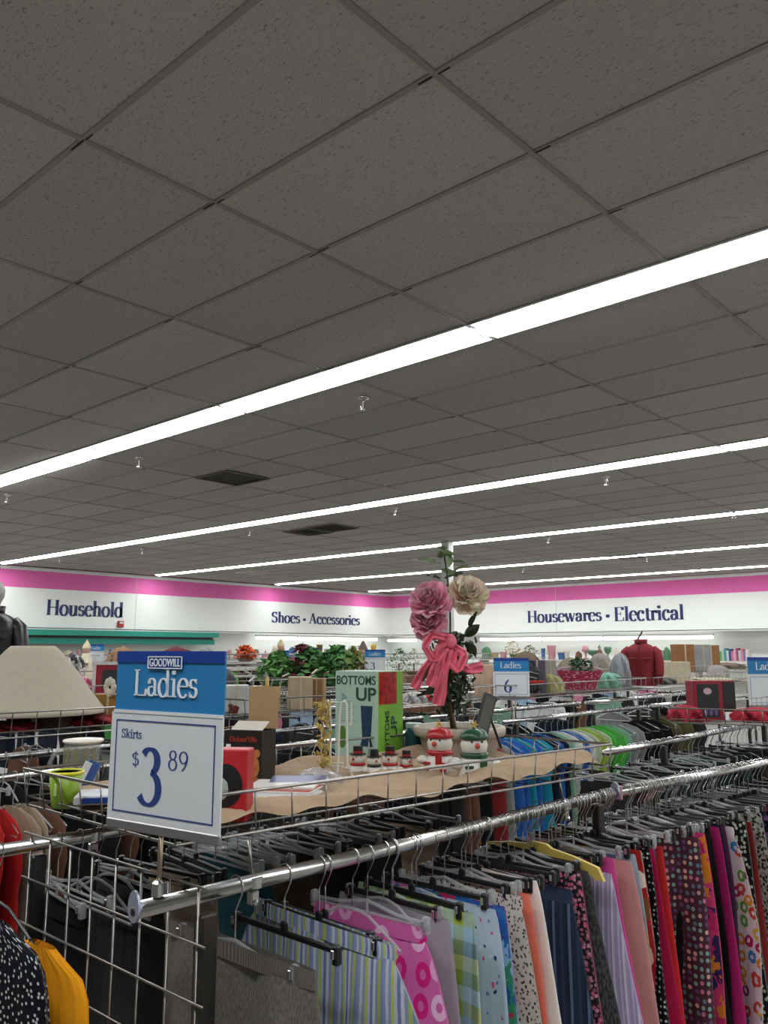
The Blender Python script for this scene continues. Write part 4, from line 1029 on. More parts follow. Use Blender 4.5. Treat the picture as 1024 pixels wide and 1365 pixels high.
for i, (px, py, d, w, cl, l) in enumerate([(372, 1066, 2.35, .2, 'c9a23a', 'yellow'), (372, 1060, 2.36, .2, 'b9bcc2', 'silver white'), (378, 1053, 2.4, .19, 'a53228', 'red edged'), (380, 1048, 2.42, .18, 'd2d0cc', 'white glossy'), (398, 1042, 2.5, .16, '3f4a78', 'dark blue')]):
    p = W(px, py, d); t = thing('magazine', '%s thin book in the flat stack beside the red box' % l, 'book', p, RZV - .45 + i * .12, 'flat books in the near basket')
    MB().bbox((0, 0, .004), (w, .13, .009), .001).build('cover', M('mag_%d' % i, cl, .3), t); MB().bbox((.003, 0, .004), (w - .004, .132, .006), .001).build('pages', M('pages', 'd8d4c8', .8), t)
# jar and white bag between carton and pot
p = W(552, 1003, 3.36); t = thing('glass_jar', 'dark teal glass jar between the carton and flower pot', 'jar', p)
MB().lathe([(0, 0), (.033, 0), (.038, .01), (.038, .07), (.03, .085), (.03, .1), (0, .1)], 16).build('body', M('teal_glass', '1d4a52', .15), t, smooth=True); MB().lathe([(.032, .095), (.032, .112), (0, .112)], 16).build('lid', M('jar_lid', '9fb8b0', .4), t)
# snowmen
def snowman(label, c, h, rz, hat, scarf, group=None, big=True, hatshape='cap'):
    t = thing('snowman_figurine', label, 'figurine', c, rz, group); s_ = h
    SW = M('snow_ceramic', 'd6d3c8', .35)
    MB().lathe([(0, 0), (.2 * s_, 0), (.27 * s_, .1 * s_), (.28 * s_, .25 * s_), (.2 * s_, .42 * s_), (.14 * s_, .46 * s_), (.2 * s_, .52 * s_), (.225 * s_, .63 * s_), (.19 * s_, .74 * s_), (.1 * s_, .82 * s_), (0, .83 * s_)], 18).build('body', SW, t, smooth=True)
    for k_ in (-1, 1): MB().ball((k_ * .3 * s_, -.05 * s_, .33 * s_), .1 * s_, 9, 6, (1.3, 1, .8)).build('arm', SW, t, smooth=True)
    if hatshape == 'cap':
        hh = MB().lathe([(.235 * s_, .72 * s_), (.24 * s_, .75 * s_), (.2 * s_, .84 * s_), (.1 * s_, .89 * s_), (0, .9 * s_)], 16).build('hat', hat, t, smooth=True)
        k = MB()
        for a in range(5): k.tube([(0, 0, .93 * s_), (.07 * s_ * math.cos(a * 1.257), -.01, .95 * s_ + .07 * s_ * math.sin(a * 1.257))], [.03 * s_, .005 * s_], 5)
        k.build('star', M('star_gold', 'c9a855', .4), hh)
    else:
        hh = MB().lathe([(.25 * s_, .74 * s_), (.25 * s_, .77 * s_), (.15 * s_, .78 * s_), (.14 * s_, .98 * s_), (0, .99 * s_)], 12).build('hat', hat, t); MB().lathe([(.152 * s_, .79 * s_), (.152 * s_, .84 * s_)], 12).build('hat_band', scarf, hh)
    MB().ball((0, -.23 * s_, .63 * s_), .045 * s_, 8, 6, (1, 1.5, 1)).build('nose', M('carrot', 'b8442a', .5), t)
    for k_ in (-1, 1): MB().ball((k_ * .085 * s_, -.19 * s_, .69 * s_), .02 * s_, 6, 4).build('eye', BLACKP, t)
    sc = MB().tube([(.19 * s_ * math.cos(a), .19 * s_ * math.sin(a), .47 * s_) for a in [2 * pi * i / 14 for i in range(14)]], .05 * s_, 7, closed=True).build('scarf', scarf, t, smooth=True)
    if big:
        MB().bbox((.09 * s_, -.255 * s_, .36 * s_), (.12 * s_, .05 * s_, .2 * s_), .02 * s_).build('scarf_tail', scarf, sc)
        for z in (.1, .2, .3):
            for k_ in (-1, 1): MB().bbox((k_ * .14 * s_, -.225 * s_, z * s_), (.14 * s_, .06 * s_, .05 * s_), .01 * s_).build('stripe', scarf, t)
    return t
RED = M('glaze_red', 'a81c22', .3); GRN = M('glaze_green', '1c4a2c', .3); BLKG = M('glaze_black', '1a1818', .35)
p = W(587, 1040, 2.92); snowman('ceramic snowman with red cap and red scarf in front of the flower pot', p, .195, RZV - .5, RED, RED)
p = W(633, 1046, 2.80); snowman('ceramic snowman with green cap and green striped scarf', p, .2, RZV + .15, GRN, GRN)
for i, (px, d, l) in enumerate([(477, 2.86, 'leftmost'), (499, 2.82, 'second from left'), (520, 2.88, 'third from left'), (542, 2.9, 'rightmost')]):
    p = W(px, 1040, d); snowman('small white snowman with dark hat, %s of the four' % l, p, .112 if i % 2 == 0 else .1, RZV + (-.6, .3, -.2, .5)[i], BLKG, RED if i != 1 else BLKG, 'small snowmen', False, 'top')
# framed mirror on a black easel
p = W(648, 1000, 3.05); t = thing('easel_mirror', 'small framed mirror tilted on a black easel right of the flower pot', 'mirror', p, RZV + .25)
tl = Matrix.Rotation(R(24), 3, 'Y') @ Matrix.Rotation(R(-18), 3, 'X')
MB().box((0, 0, .12), (.05, .012, .16), tl).build('frame', BLACKP, t); MB().box((-.001, -.007, .12), (.038, .003, .146), tl).build('glass', M('mirror', 'd0d0d4', .06, 1), t)
MB().tube([(.02, .03, .14), (.075, .04, 0)], .005, 6).build('easel_leg', BLACKP, t); MB().tube([(-.04, .02, 0), (.02, .02, .13)], .005, 6).build('easel_leg', BLACKP, t)

# ------------------------------------------------------------------ flower topiary
p = W(613, 1024, 3.27); D0 = 3.27
tp = thing('flower_topiary', 'artificial flower topiary with pink and cream peonies in a cream pot', 'potted flowers', p)
zrel = lambda px, py, d=D0: W(px, py, d) - p
POT = M('pot_cream', 'a99f90', .6, noise=.08, nscale=20)
hh = zrel(613, 967).z
MB().lathe([(0, 0), (.11, 0), (.135, .03), (.15, hh - .045), (.155, hh - .04), (.172, hh - .035), (.176, hh - .02), (.176, hh - .004), (.168, hh), (.155, hh - .004), (.15, hh - .03), (0, hh - .03)], 36).build('pot', POT, tp, smooth=True)
MB().lathe([(0, hh - .012), (.09, hh - .014), (.15, hh - .026)], 20).build('moss', M('moss', '5a4a30', .9, noise=.4, nscale=60, bump=.8), tp)
STEM = M('flower_stem', '3c4a2c', .7); BARK = M('twig_bark', '5a4630', .85, noise=.3, nscale=50)
base = Vector((-.02, 0, hh - .02)); top = zrel(597, 760)
def curve(a, b, bend, n=10): return [a.lerp(b, i / n) + bend * math.sin(pi * i / n) for i in range(n + 1)]
for q in range(3): MB().tube(curve(base + Vector((rb.uniform(-.03, .03), rb.uniform(-.02, .02), 0)), zrel(600, 850) + Vector((rb.uniform(-.02, .02), rb.uniform(-.02, .02), 0)), RV * rb.uniform(-.03, .02)), [.008] * 5 + [.006] * 6, 6).build('trunk', BARK, tp, smooth=True)
MB().tube(curve(zrel(600, 860), zrel(592, 738), RV * .01), .004, 6).build('stem', STEM, tp)
lm = MB()
def leaf_fn(u, v):
    w = math.sin(pi * min(1, u * 1.02)) ** .7 * (1 - .35 * u) * .23
    return ((v - .5) * 2 * w, u, -.16 * u * u + .10 * abs(v - .5) * 2 - .02 * math.sin(9 * u) * abs(v - .5))
lm.grid(lambda u, v: leaf_fn(u, v), 7, 4)
LEAF = [M('leaf_green', '3f5a34', .55, noise=.2, nscale=3), M('leaf_dark', '2c3f28', .55, noise=.2, nscale=3), M('leaf_pale', '6d8458', .6, noise=.2, nscale=3)]
leaf_me = [lm.mesh('leaf', m, True) for m in LEAF]
def leaf(par, at, size, k_=None):
    o = link('leaf', leaf_me[k_ if k_ is not None else rb.randrange(3)], par, at); o.rotation_euler = (rb.uniform(-.9, .9), rb.uniform(-.9, .9), rb.uniform(0, 6.28)); o.scale = (size,) * 3; return o
for px, py, s_, k_ in [(572, 768, .055, 1), (585, 772, .05, 1), (605, 787, .05, 1), (583, 738, .05, 2), (590, 745, .06, 2), (598, 750, .06, 2), (588, 760, .05, 2), (601, 765, .055, 2), (594, 772, .06, 0), (580, 750, .045, 2), (600, 740, .045, 2), (607, 775, .05, 2), (594, 735, .045, 2), (628, 838, .06, 1), (618, 850, .07, 1), (622, 858, .07, 1), (612, 845, .06, 0), (606, 860, .07, 0), (600, 905, .09, 2), (596, 895, .09, 0), (603, 918, .08, 0), (610, 900, .08, 1), (592, 925, .07, 1), (600, 935, .06, 1), (614, 915, .07, 1), (588, 885, .07, 0), (608, 880, .07, 0), (604, 945, .05, 1), (617, 890, .06, 0), (598, 870, .06, 1), (622, 870, .06, 0), (593, 910, .07, 1)]:
    leaf(tp, zrel(px, py, D0 + rb.uniform(-.04, .04)), s_ * 1.5, k_)
k = MB()
for i in range(500):
    z_ = rb.random(); q = zrel(605 + rb.gauss(0, 9), 845 + z_ * 105, D0 + .02 + rb.gauss(0, .025)); k.box(q, (.024, .01, .001), Euler((rb.random() * 6, rb.random() * 6, rb.random() * 6)).to_matrix())
o = k.build('small_foliage', LEAF[1], tp); o['kind'] = 'stuff'
def petal_fn(u, v):
    w = (.32 + .75 * math.sin(pi * .5 * min(1, u * 1.15)) ) * .62; x = (v - .5) * w * 1.5
    ruff = .07 * u * u * math.sin(v * 16 + 1.3) + .05 * u * math.sin(v * 9)
    return (x, u - .25 * (2 * v - 1) ** 2 * u, .42 * math.sin(u * 1.9) * u + .5 * x * x + ruff)
pm = MB().grid(petal_fn, 8, 12)
def soft(m):
    b = m.node_tree.nodes['Principled BSDF']; b.inputs['Subsurface Weight'].default_value = .7; b.inputs['Subsurface Radius'].default_value = (1, .7, .7); b.inputs['Subsurface Scale'].default_value = .03
def peony(name, c, r, mats, label):
    for m in mats: soft(m)
    f_ = link(name, None, tp, c); f_['label'] = label
    # face outwards, towards -FV and a little up
    f_.rotation_euler = (-FV * .8 + Vector((0, 0, .55)) + RV * (.12 if 'cream' in name else -.3)).to_track_quat('Z', 'Y').to_euler()
    mes = [pm.mesh('petal', m, True) for m in mats]
    for ring, (n, tilt, sz, off) in enumerate([(8, 8, 1.02, .0), (8, 30, .98, .10), (8, 52, .85, .2), (6, 68, .66, .28), (5, 80, .45, .34)]):
        for i in range(n):
            o = link('petal', mes[min(ring // 2 + (i % 2 if len(mats) > 2 else 0), len(mes) - 1)], f_)
            a = 2 * pi * i / n + ring * .45 + rb.uniform(-.15, .15)
            q = Matrix.Rotation(a, 3, 'Z') @ Matrix.Rotation(R(tilt + rb.uniform(-8, 8)), 3, 'X')
            o.rotation_euler = q.to_euler(); o.scale = (r * sz,) * 3
            o.location = q @ Vector((0, .04 * r, 0)) + Vector((0, 0, -off * r * .2 + .12 * r * ring * .5))
    # a ring curling back
    for i in range(7):
        o = link('petal', mes[0], f_); q = Matrix.Rotation(2 * pi * i / 7, 3, 'Z') @ Matrix.Rotation(R(-32 + rb.uniform(-8, 8)), 3, 'X')
        o.rotation_euler = q.to_euler(); o.scale = (r * .92,) * 3
    MB().ball((0, 0, -.08 * r), .3 * r, 10, 6).build('core', mats[-1], f_, smooth=True)
PK = [M('petal_pink', 'f2b4c4', .7, noise=.18, nscale=2.5), M('petal_pink_deep', 'ea9cb2', .7, noise=.2, nscale=2.5), M('petal_pink_pale', 'f6ccd6', .7, noise=.2, nscale=2.5)]
CR = [M('petal_cream', 'f4e6cc', .7, noise=.18, nscale=2.5), M('petal_blush', 'f2d4c0', .7, noise=.2, nscale=2.5), M('petal_pale', 'f8efdc', .7, noise=.15, nscale=2.5)]
peony('pink_peony', zrel(576, 806, D0 - .07), .082, PK, 'large pink peony'); peony('pink_peony', zrel(573, 832, D0 - .05), .072, PK, 'lower pink peony')
peony('cream_peony', zrel(622, 798, D0 - .02), .082, CR, 'cream and blush peony')
RIB = M('ribbon_pink', 'e46c82', .6, noise=.2, nscale=18)
def ribbon(name, pts, w, par=tp):
    ps = [zrel(a, b, D0 - .06 + c_) for a, b, c_ in pts]; m = MB(); n = len(ps)
    def fn(u, v):
        f_ = u * (n - 1); i = min(int(f_), n - 2); q = ps[i].lerp(ps[i + 1], f_ - i)
        dr = (ps[i + 1] - ps[i]).normalized(); sd = dr.cross(FV).normalized()
        return q + sd * ((v - .5) * w * (1 + .15 * math.sin(u * 9))) + FV * (.006 * math.sin(u * 14 + v * 5) + .007 * math.sin(v * 12 + u * 4))
    m.grid(fn, 30, 10).build(name, RIB, par, smooth=True)
ribbon('ribbon_tail', [(598, 850, 0), (583, 870, -.02), (567, 890, 0), (552, 918, .0)], .034)
ribbon('ribbon_tail', [(602, 852, 0), (595, 880, -.025), (590, 905, -.02), (584, 940, 0)], .042)
ribbon('ribbon_tail', [(604, 862, .02), (612, 885, .0), (625, 893, 0), (644, 888, .02)], .035)
ribbon('ribbon_tail', [(600, 852, 0), (588, 868, -.03), (580, 890, -.03), (573, 915, -.02)], .035)
ribbon('ribbon_loop', [(600, 850, -.01), (575, 845, -.05), (566, 862, -.05), (578, 880, -.03), (600, 856, -.02)], .03)
ribbon('ribbon_loop', [(603, 862, -.01), (620, 872, -.04), (612, 895, -.05), (602, 885, -.03), (604, 866, -.02)], .03)
MB().ball(zrel(601, 855, D0 - .08), .022, 10, 7, (1, 1, 1.3)).build('ribbon_knot', RIB, tp, smooth=True)

# ================================================================== BASKETS AND GOODS ON THE FURTHER RACKS
def fb(label, x0, x1, y0, y1, zr=1.41, zb=1.31):
    return basket(label, (x0, y0), (x0, y1), (x1, y0), zr, zb, max(6, int((y1 - y0) / .1)), 6, False)
ROWX = [(xa + xb) / 2 for xa, xb in racks]
BN = ['leftmost basket', 'basket left of middle', 'basket right of middle', 'right hand basket']
for i, (xa, xb) in enumerate(racks):
    for j, (a, b) in enumerate(spans[i]):
        fb('wire basket of goods on the %s row, %s' % (ORD[i], BN[j]), xa + .03, xb - .03, a + .03, b - .03, ROWZ[i] + .1, ROWZ[i])
def row_hit(px, d):
    """row, depth and floor of the basket nearest to depth d along the view line at px"""
    r = _ray(px, 868); dx, dy = r.x / r.dot(FV), r.y / r.dot(FV); best = None
    for i, xc in enumerate(ROWX):
        dd = xc / dx; y = dd * dy
        if spans[i][0][0] - .05 < y < spans[i][-1][1] + .05 and (best is None or abs(dd - d) < abs(best[1] - d)): best = (i, dd)
    return best
def snap(px, py, hpx, d, hmax=.45):
    """base point in the basket, depth, height keeping the seen top"""
    hit = row_hit(px, d)
    if hit is None: hit = (0, ROWX[0] / (_ray(px, 868).x / _ray(px, 868).dot(FV)))
    i, dd = hit; zt = W(px, py - hpx, dd).z; z = ROWZ[i] + .004
    p = W(px, py, dd); p.z = z
    return p, dd, min(max(zt - z, S(hpx, dd) * .5), hmax)
ZS = 1.46
FM = {}
def fm(hexc, rough=.6, noise=.12, ns=14): return M('paint_' + hexc + ('r' if rough < .5 else ''), hexc, rough, noise=noise, nscale=ns)
def cloth_pile(label, px, py, wpx, hpx, d, colr, seed, group=None): 
    if d > 3.7 and not (px > 890 and d < 6): p, d, h = snap(px, py, hpx, d, .34)
    else: p, h = W(px, py, d), S(hpx, d); p.z = 1.305
    w = min(S(wpx, d), .62)
    return crumple(label, 'folded_cloth', p, w, min(.5, w * .7), h, fm(colr, .9), 'cloth', seed, group)
def carton(label, px, py, wpx, hpx, d, colr, rz=0, flaps=True, cat='carton', dep=.8, name='carton'):
    p, d, h = snap(px, py, hpx, d); w = S(wpx, d); t = thing(name, label, cat, p, RZV + rz)
    MB().bbox((0, 0, h / 2), (w, w * dep, h), .004).build('body', fm(colr), t)
    MB().box((0, -w * dep / 2 - .001, h * .5), (w * .08, .002, h)).build('tape', fm('b8a888'), t)
    if flaps:
        MB().box((-w * .62, 0, h + .01), (w * .3, w * dep, .004), Matrix.Rotation(R(-25), 3, 'Y')).build('flap', fm(colr), t)
        MB().box((w * .6, 0, h + .03), (w * .3, w * dep, .004), Matrix.Rotation(R(-40), 3, 'Y')).build('flap', fm(colr), t)
    return t
def foliage(par, c, w, d_, h, n, mat, size, seed, name='foliage'):
    q = random.Random(seed); k = MB()
    for i in range(n):
        a, r_, z = q.uniform(0, 6.28), math.sqrt(q.random()), q.random()
        s_ = math.sin(pi * (.15 + .8 * z)) ; pt = Vector((w / 2 * r_ * s_ * math.cos(a), d_ / 2 * r_ * s_ * math.sin(a), h * z)) + Vector(c)
        m_ = Euler((q.uniform(-1, 1), q.uniform(-1, 1), q.uniform(0, 6.28))).to_matrix(); l = size * q.uniform(.6, 1.3)
        k.add([pt + m_ @ Vector(v) for v in ((0, -l, 0), (l * .5, 0, l * .12), (0, l, 0), (-l * .5, 0, l * .12))], [(0, 1, 2, 3)])
    o = k.build(name, mat, par); o['kind'] = 'stuff'; return o
def plant(label, px, py, wpx, hpx, d, leafc, seed, pot='6a5642', n=260, size=None, cat='plant', name='potted_plant'):
    if d < 19: p, d, h = snap(px, py, hpx, d)
    else: p = HY(px, 868, WY + .15); d = p.dot(FV); p.z = ZS + .001; h = S(hpx, d)
    w = S(wpx, d); t = thing(name, label, cat, p)
    ph = min(.14, h * .35); MB().lathe([(0, 0), (ph * .5, 0), (ph * .66, ph * .85), (ph * .74, ph * .87), (ph * .74, ph), (0, ph * .95)], 14).build('pot', fm(pot), t)
    MB().tube([(0, 0, ph * .9), (0, 0, h * .6)], .008, 5).build('stem', BARK, t)
    foliage(t, (0, 0, ph * .7), w, w * .8, h - ph * .6, n, fm(leafc, .6, .35, 20), size or w * .06, seed)
    return t
def vase(label, px, py, wpx, hpx, d, colr, kind=0, group=None, cat='vase', name='vase'):
    w, h = S(wpx, d) / 2, S(hpx, d)
    P = [[(0, 0), (.5, 0), (.95, .3), (1, .45), (.7, .7), (.35, .82), (.4, .95), (.5, 1), (.4, .99), (.3, .85), (0, .84)], [(0, 0), (.7, 0), (.75, .05), (.95, .95), (1, 1), (.9, 1), (.7, .1), (0, .1)], [(0, 0), (.6, 0), (.5, .06), (.15, .15), (.15, .4), (.8, .6), (1, .85), (.95, 1), (.85, .9), (0, .5)], [(0, 0), (.8, 0), (.8, .1), (.3, .15), (.25, .5), (.5, .55), (.9, .62), (.6, 1), (.5, 1), (0, .95)]][kind]
    p = W(px, py, d)
    if d < 16: p, d, h = snap(px, py, hpx, d)
    t = thing(name, label, cat, p, 0, group)
    MB().lathe([(a * w, b * h) for a, b in P], 14).build('body', fm(colr, .3), t, smooth=True)
    MB().lathe([(P[4][0] * w * 1.03, P[4][1] * h - .01), (P[4][0] * w * 1.06, P[4][1] * h), (P[4][0] * w * 1.03, P[4][1] * h + .01)], 14).build('band', fm('c8b890', .4), t)
    return t
def figure(label, px, py, wpx, hpx, d, robe, trim, cat='figurine', name='figurine'):
    p, w, h = W(px, py, d), S(wpx, d) / 2, S(hpx, d)
    if d < 16:
        h0 = h; p, d, h = snap(px, py, hpx, d); w *= max(1, (h / h0) ** .5)
    t = thing(name, label, cat, p)
    MB().lathe([(0, 0), (w, 0), (w * .95, h * .05), (w * .5, h * .6), (w * .3, h * .66), (0, h * .67)], 14).build('robe', fm(robe, .8), t, smooth=True)
    MB().ball((0, 0, h * .75), h * .1, 10, 7).build('head', fm('c9a088'), t, smooth=True)
    MB().lathe([(h * .11, h * .78), (h * .09, h * .84), (0, h)], 10).build('hat', fm(trim, .8), t)
    for s_ in (-1, 1): MB().tube([(s_ * w * .4, 0, h * .58), (s_ * w * .85, -w * .4, h * .4)], h * .05, 6).build('arm', fm(robe, .8), t)
    return t
def picture(label, px, py, wpx, hpx, d, frame, matc, inner, rz=0):
    p, d, h = snap(px, py, hpx, d); w = S(wpx, d); t = thing('picture_frame', label, 'picture', p, RZV + rz); b = w * .09
    k = MB(); k.rect(-w / 2, 0, w / 2, b, 0, .02); k.rect(-w / 2, h - b, w / 2, h, 0, .02); k.rect(-w / 2, b, -w / 2 + b, h - b, 0, .02); k.rect(w / 2 - b, b, w / 2, h - b, 0, .02); k.build('frame', fm(frame), t)
    MB().rect(-w / 2 + b, b, w / 2 - b, h - b, .008, .006).build('mat_board', fm(matc), t); MB().rect(-w / 2 + b * 3, b * 2.6, w / 2 - b * 3, h - b * 2.6, .005, .003).build('image', fm(inner), t)
    return t
# lampshade
p = W(38, 957, 3.92); p.z = max(p.z, 1.42); t = thing('lampshade', 'large cream fabric lampshade lying in the basket at left', 'lampshade', p)
SH = M('shade_fabric', 'a9a08e', .85, noise=.04, nscale=40)
rb_, rt_, hs = S(94, 3.92), S(30, 3.92), S(86, 3.92)
pr = [(rb_, 0), (rb_ + .003, .012), (rb_ * .985, .02), (rb_ * .72 + rt_ * .28, hs * .3), (rb_ * .42 + rt_ * .58, hs * .62), (rt_ * 1.12, hs * .93), (rt_ * .9, hs), (rt_ * .86, hs - .004)]
MB().lathe(pr + [(a - .004, b) for a, b in pr[::-1]], 40).build('shade', SH, t, smooth=True)
MB().tube([(rb_ * math.cos(a), rb_ * math.sin(a), .004) for a in [2 * pi * i / 32 for i in range(32)]], .005, 6, closed=True).build('hem_trim', M('shade_trim', '9d9282', .8), t)
MB().tube([(-rt_ * .85, 0, hs - .02), (rt_ * .85, 0, hs - .02)], .003, 5).tube([(0, -rt_ * .85, hs - .02), (0, rt_ * .85, hs - .02)], .003, 5).build('spider_wire', WIRE, t)
cloth_pile('red cloth in the basket beneath the lampshade, left heap', 10, 990, 90, 22, 3.75, '7d0e14', 21); cloth_pile('red cloth in the basket beneath the lampshade, right heap', 118, 984, 100, 26, 3.8, '7f1016', 22)
carton('dark brown box under the lampshade', 55, 986, 70, 30, 3.85, '3a2418', 0, False, 'box')
picture('white framed red and dark picture left of the price sign', 146, 926, 46, 44, 5.4, 'c9c6c2', '8f1a30', '2d2c2c', .1)
carton('gold gift box below the red picture', 146, 951, 36, 26, 5.2, '8f6a24', .1, False, 'gift box')
t = thing('gift_bow', 'silver bow on the gold gift box', 'bow', snap(143, 939, 10, 5.0)[0] + Vector((.05, -.02, .15)))
for a in range(8): MB().ball((.035 * math.cos(a * .785), 0, .02 + .03 * math.sin(a * .785)), .02, 6, 4, (1, .5, 1)).build('loop', fm('b9b4a6', .3), t)
crumple('pink patterned handbag right of the lampshade', 'handbag', snap(106, 926, 26, 5.9)[0], S(30, 5.9), .15, snap(106, 926, 26, 5.9)[2], C('pink_pattern', 'dots', ['b0506e', 'd8b8c4', '8a2a48'], 18, 18, .4), 'handbag', 31)
crumple('white and grey printed cushion behind the lampshade', 'cushion', snap(95, 897, 28, 8.0)[0], S(50, 7.0), .2, snap(95, 897, 28, 8.0)[2], C('bw_print', 'patch', ['b8b4b0', '5f5b5a', 'd0ccc8', '38383a'], 12), 'cushion', 32)
figure('white cone hatted doll with red face above the handbag', 115, 874, 16, 22, 8.6, 'c9c0a8', 'd0c4a4', 'doll', 'doll')
cloth_pile('tan stuffed cloth bundle above the price sign', 165, 866, 55, 14, 8.5, '8d6f52', 23); cloth_pile('mixed red and navy cloth bundle above the price sign', 235, 866, 90, 11, 8.8, '6a2a3a', 24); cloth_pile('white and black garment heap right of the blue sign header', 275, 868, 34, 14, 8.4, '9a9c9c', 25)
MB_ = None
# jackets on torso forms
def jacket(label, px, py, hpx, d, mat, dark, rz, name='jacket_form', collar=True):
    p, d, h = snap(px, py, hpx, d, .9); t = thing(name, label, 'jacket', p, RZV + rz); k = h / .66
    rings = [(0, .21, .13), (.08, .205, .13), (.22, .2, .125), (.38, .215, .135), (.48, .22, .13), (.53, .205, .11), (.57, .15, .09), (.6, .085, .075), (.61, .08, .07)]
    m = MB(); m.grid(lambda u, v: (lambda f_: (lambda i, fr: ((rings[i][1] + (rings[i + 1][1] - rings[i][1]) * fr) * k * math.cos(2 * pi * u), (rings[i][2] + (rings[i + 1][2] - rings[i][2]) * fr) * k * math.sin(2 * pi * u) * (1 + .05 * math.sin(2 * pi * u * 5 + 9 * v)), (rings[i][0] + (rings[i + 1][0] - rings[i][0]) * fr) * k))(min(int(f_), len(rings) - 2), f_ - min(int(f_), len(rings) - 2)))(v * (len(rings) - 1)), 28, 24, True)
    m.build('body', mat, t, smooth=True)
    for s_ in (-1, 1):
        MB().tube([(s_ * .17 * k, 0, .53 * k), (s_ * .225 * k, -.01 * k, .47 * k), (s_ * .255 * k, -.03 * k, .34 * k), (s_ * .265 * k, -.06 * k, .2 * k), (s_ * .25 * k, -.09 * k, .04 * k)], [.05 * k, .068 * k, .064 * k, .058 * k, .05 * k], 12).build('sleeve', mat, t, smooth=True)
    MB().lathe([(.085 * k, .58 * k), (.095 * k, .66 * k), (.088 * k, .66 * k), (.08 * k, .59 * k)], 18).build('collar', mat, t, smooth=True)
    MB().box((0, -.132 * k, .3 * k), (.012 * k, .012 * k, .5 * k)).build('zip', dark, t)
    for s_ in (-1, 1): MB().bbox((s_ * .1 * k, -.128 * k, .38 * k), (.1 * k, .02 * k, .02 * k), .004).build('pocket_flap', dark, t)
    return t, k
t, k_ = jacket('black leather jacket on a torso form at the left edge', -14, 892, 84, 7.2, M('black_leather', '121315', .35, bump=.3), BLACKP, .1)
MB().lathe([(0, .6 * k_), (.05 * k_, .6 * k_), (.048 * k_, .68 * k_), (.075 * k_, .74 * k_), (.08 * k_, .8 * k_), (.05 * k_, .87 * k_), (0, .88 * k_)], 16).build('form_head', fm('8f8c88'), t, smooth=True)
t, k_ = jacket('dark red zip jacket on a torso form among the far racks', 857, 908, 56, 9.2, M('red_fleece', '74101c', .8, bump=.3), fm('6a0f1a'), -.55)
MB().tube([(-.05, 0, .62 * k_), (0, 0, .72 * k_), (.02, 0, .78 * k_)], .01, 5).build('hanger_hook', CHROME, t)
# middle distance, left of the topiary
t = thing('orange_flowers', 'bunch of orange artificial flowers on a far basket', 'flowers', snap(327, 876, 19, 11.5)[0]); foliage(t, (0, 0, .02), S(38, 11.5), .3, S(19, 11.5), 170, fm('c4531c', .7, .35), .05, 41, 'blossoms'); MB().lathe([(0, 0), (.1, 0), (.12, .05), (0, .05)], 10).build('base', fm('5a4630'), t)
figure('red robed doll with white hat beyond the greenery', 374, 884, 28, 40, 11, '8f1f32', 'd8c8a0', 'doll', 'doll')
price_sign('small white price card in front of the red robed doll', W(377.5, 867, 8.4), S(15, 8.4), S(30, 8.4), RZV, 'Ladies', None, None, 0, False)
t = thing('greenery_arrangement', 'wide dark green artificial greenery in the middle distance', 'greenery', snap(410, 916, 46, 7.6)[0])
MB().lathe([(0, 0), (.14, 0), (.18, .1), (0, .1)], 14).build('planter', fm('5f4a34'), t)
for dx, w, h, n, cl, sd in [(-.28, .4, .32, 330, '5a8a48', 51), (.02, .5, .36, 420, '3f7034', 52), (.27, .42, .38, 360, '4a7f42', 53), (-.05, .3, .4, 90, '5a1f28', 54), (.42, .22, .36, 120, '6a7a3a', 55)]:
    foliage(t, (RV.x * dx, RV.y * dx, .0), w, .4, h, n, fm(cl, .6, .3, 20), .05, sd)
plant('small plant with autumn leaves and yellow pot left of the three dollar sign', 476, 897, 26, 34, 8.0, '8a6a3a', 56, '8f8a2a', 150)
figure('brown feathered bird ornament beside the autumn plant', 484, 880, 9, 30, 8.3, '5f4a42', '6a5a52', 'ornament', 'ornament')
plant('leafy plant right of the three dollar sign', 532, 890, 34, 24, 8.6, '3f6a2e', 57, '5f4a34', 200); plant('yellow green plant behind the pink ribbon', 552, 888, 26, 22, 9.2, '7f8a34', 58, '6a5642', 150)
price_sign('blue and white Ladies sign with a three, behind the Bottoms Up carton', W(500, 866, 7.8), S(27, 7.8), S(29, 7.8), RZV - .05, 'Ladies', None, (None, '3', None), .25, False)
price_sign('small blue Ladies sign above the greenery', W(415, 864, 10.0), S(20, 10), S(22, 10), RZV, 'Ladies', None, None, .2, False)
price_sign('small blue Ladies sign left of the large price sign', W(129, 859, 10.5), S(20, 10.5), S(24, 10.5), RZV, 'Ladies', None, None, .2, False)
carton('pale cardboard box with grey print behind the wire stand', 400, 928, 31, 26, 5.4, 'a8987c', .15); carton('brown cardboard box right of the pale one', 424, 922, 18, 18, 6.0, '8f6f4a', -.2)
carton('white open box behind the price sign at right', 315, 935, 32, 22, 4.9, 'b4b4b0', .2); carton('wooden tray with a gold knob behind the open carton', 352, 922, 40, 6, 5.6, '8f7a4a', 0, False, 'tray')
vase('small brass trophy on the wooden tray', 356, 917, 6, 14, 5.5, 'a88a3a', 3, None, 'trophy', 'trophy')
cloth_pile('dark red and black folded clothes behind the price sign', 308, 945, 26, 10, 5.0, '5a1f1a', 61)
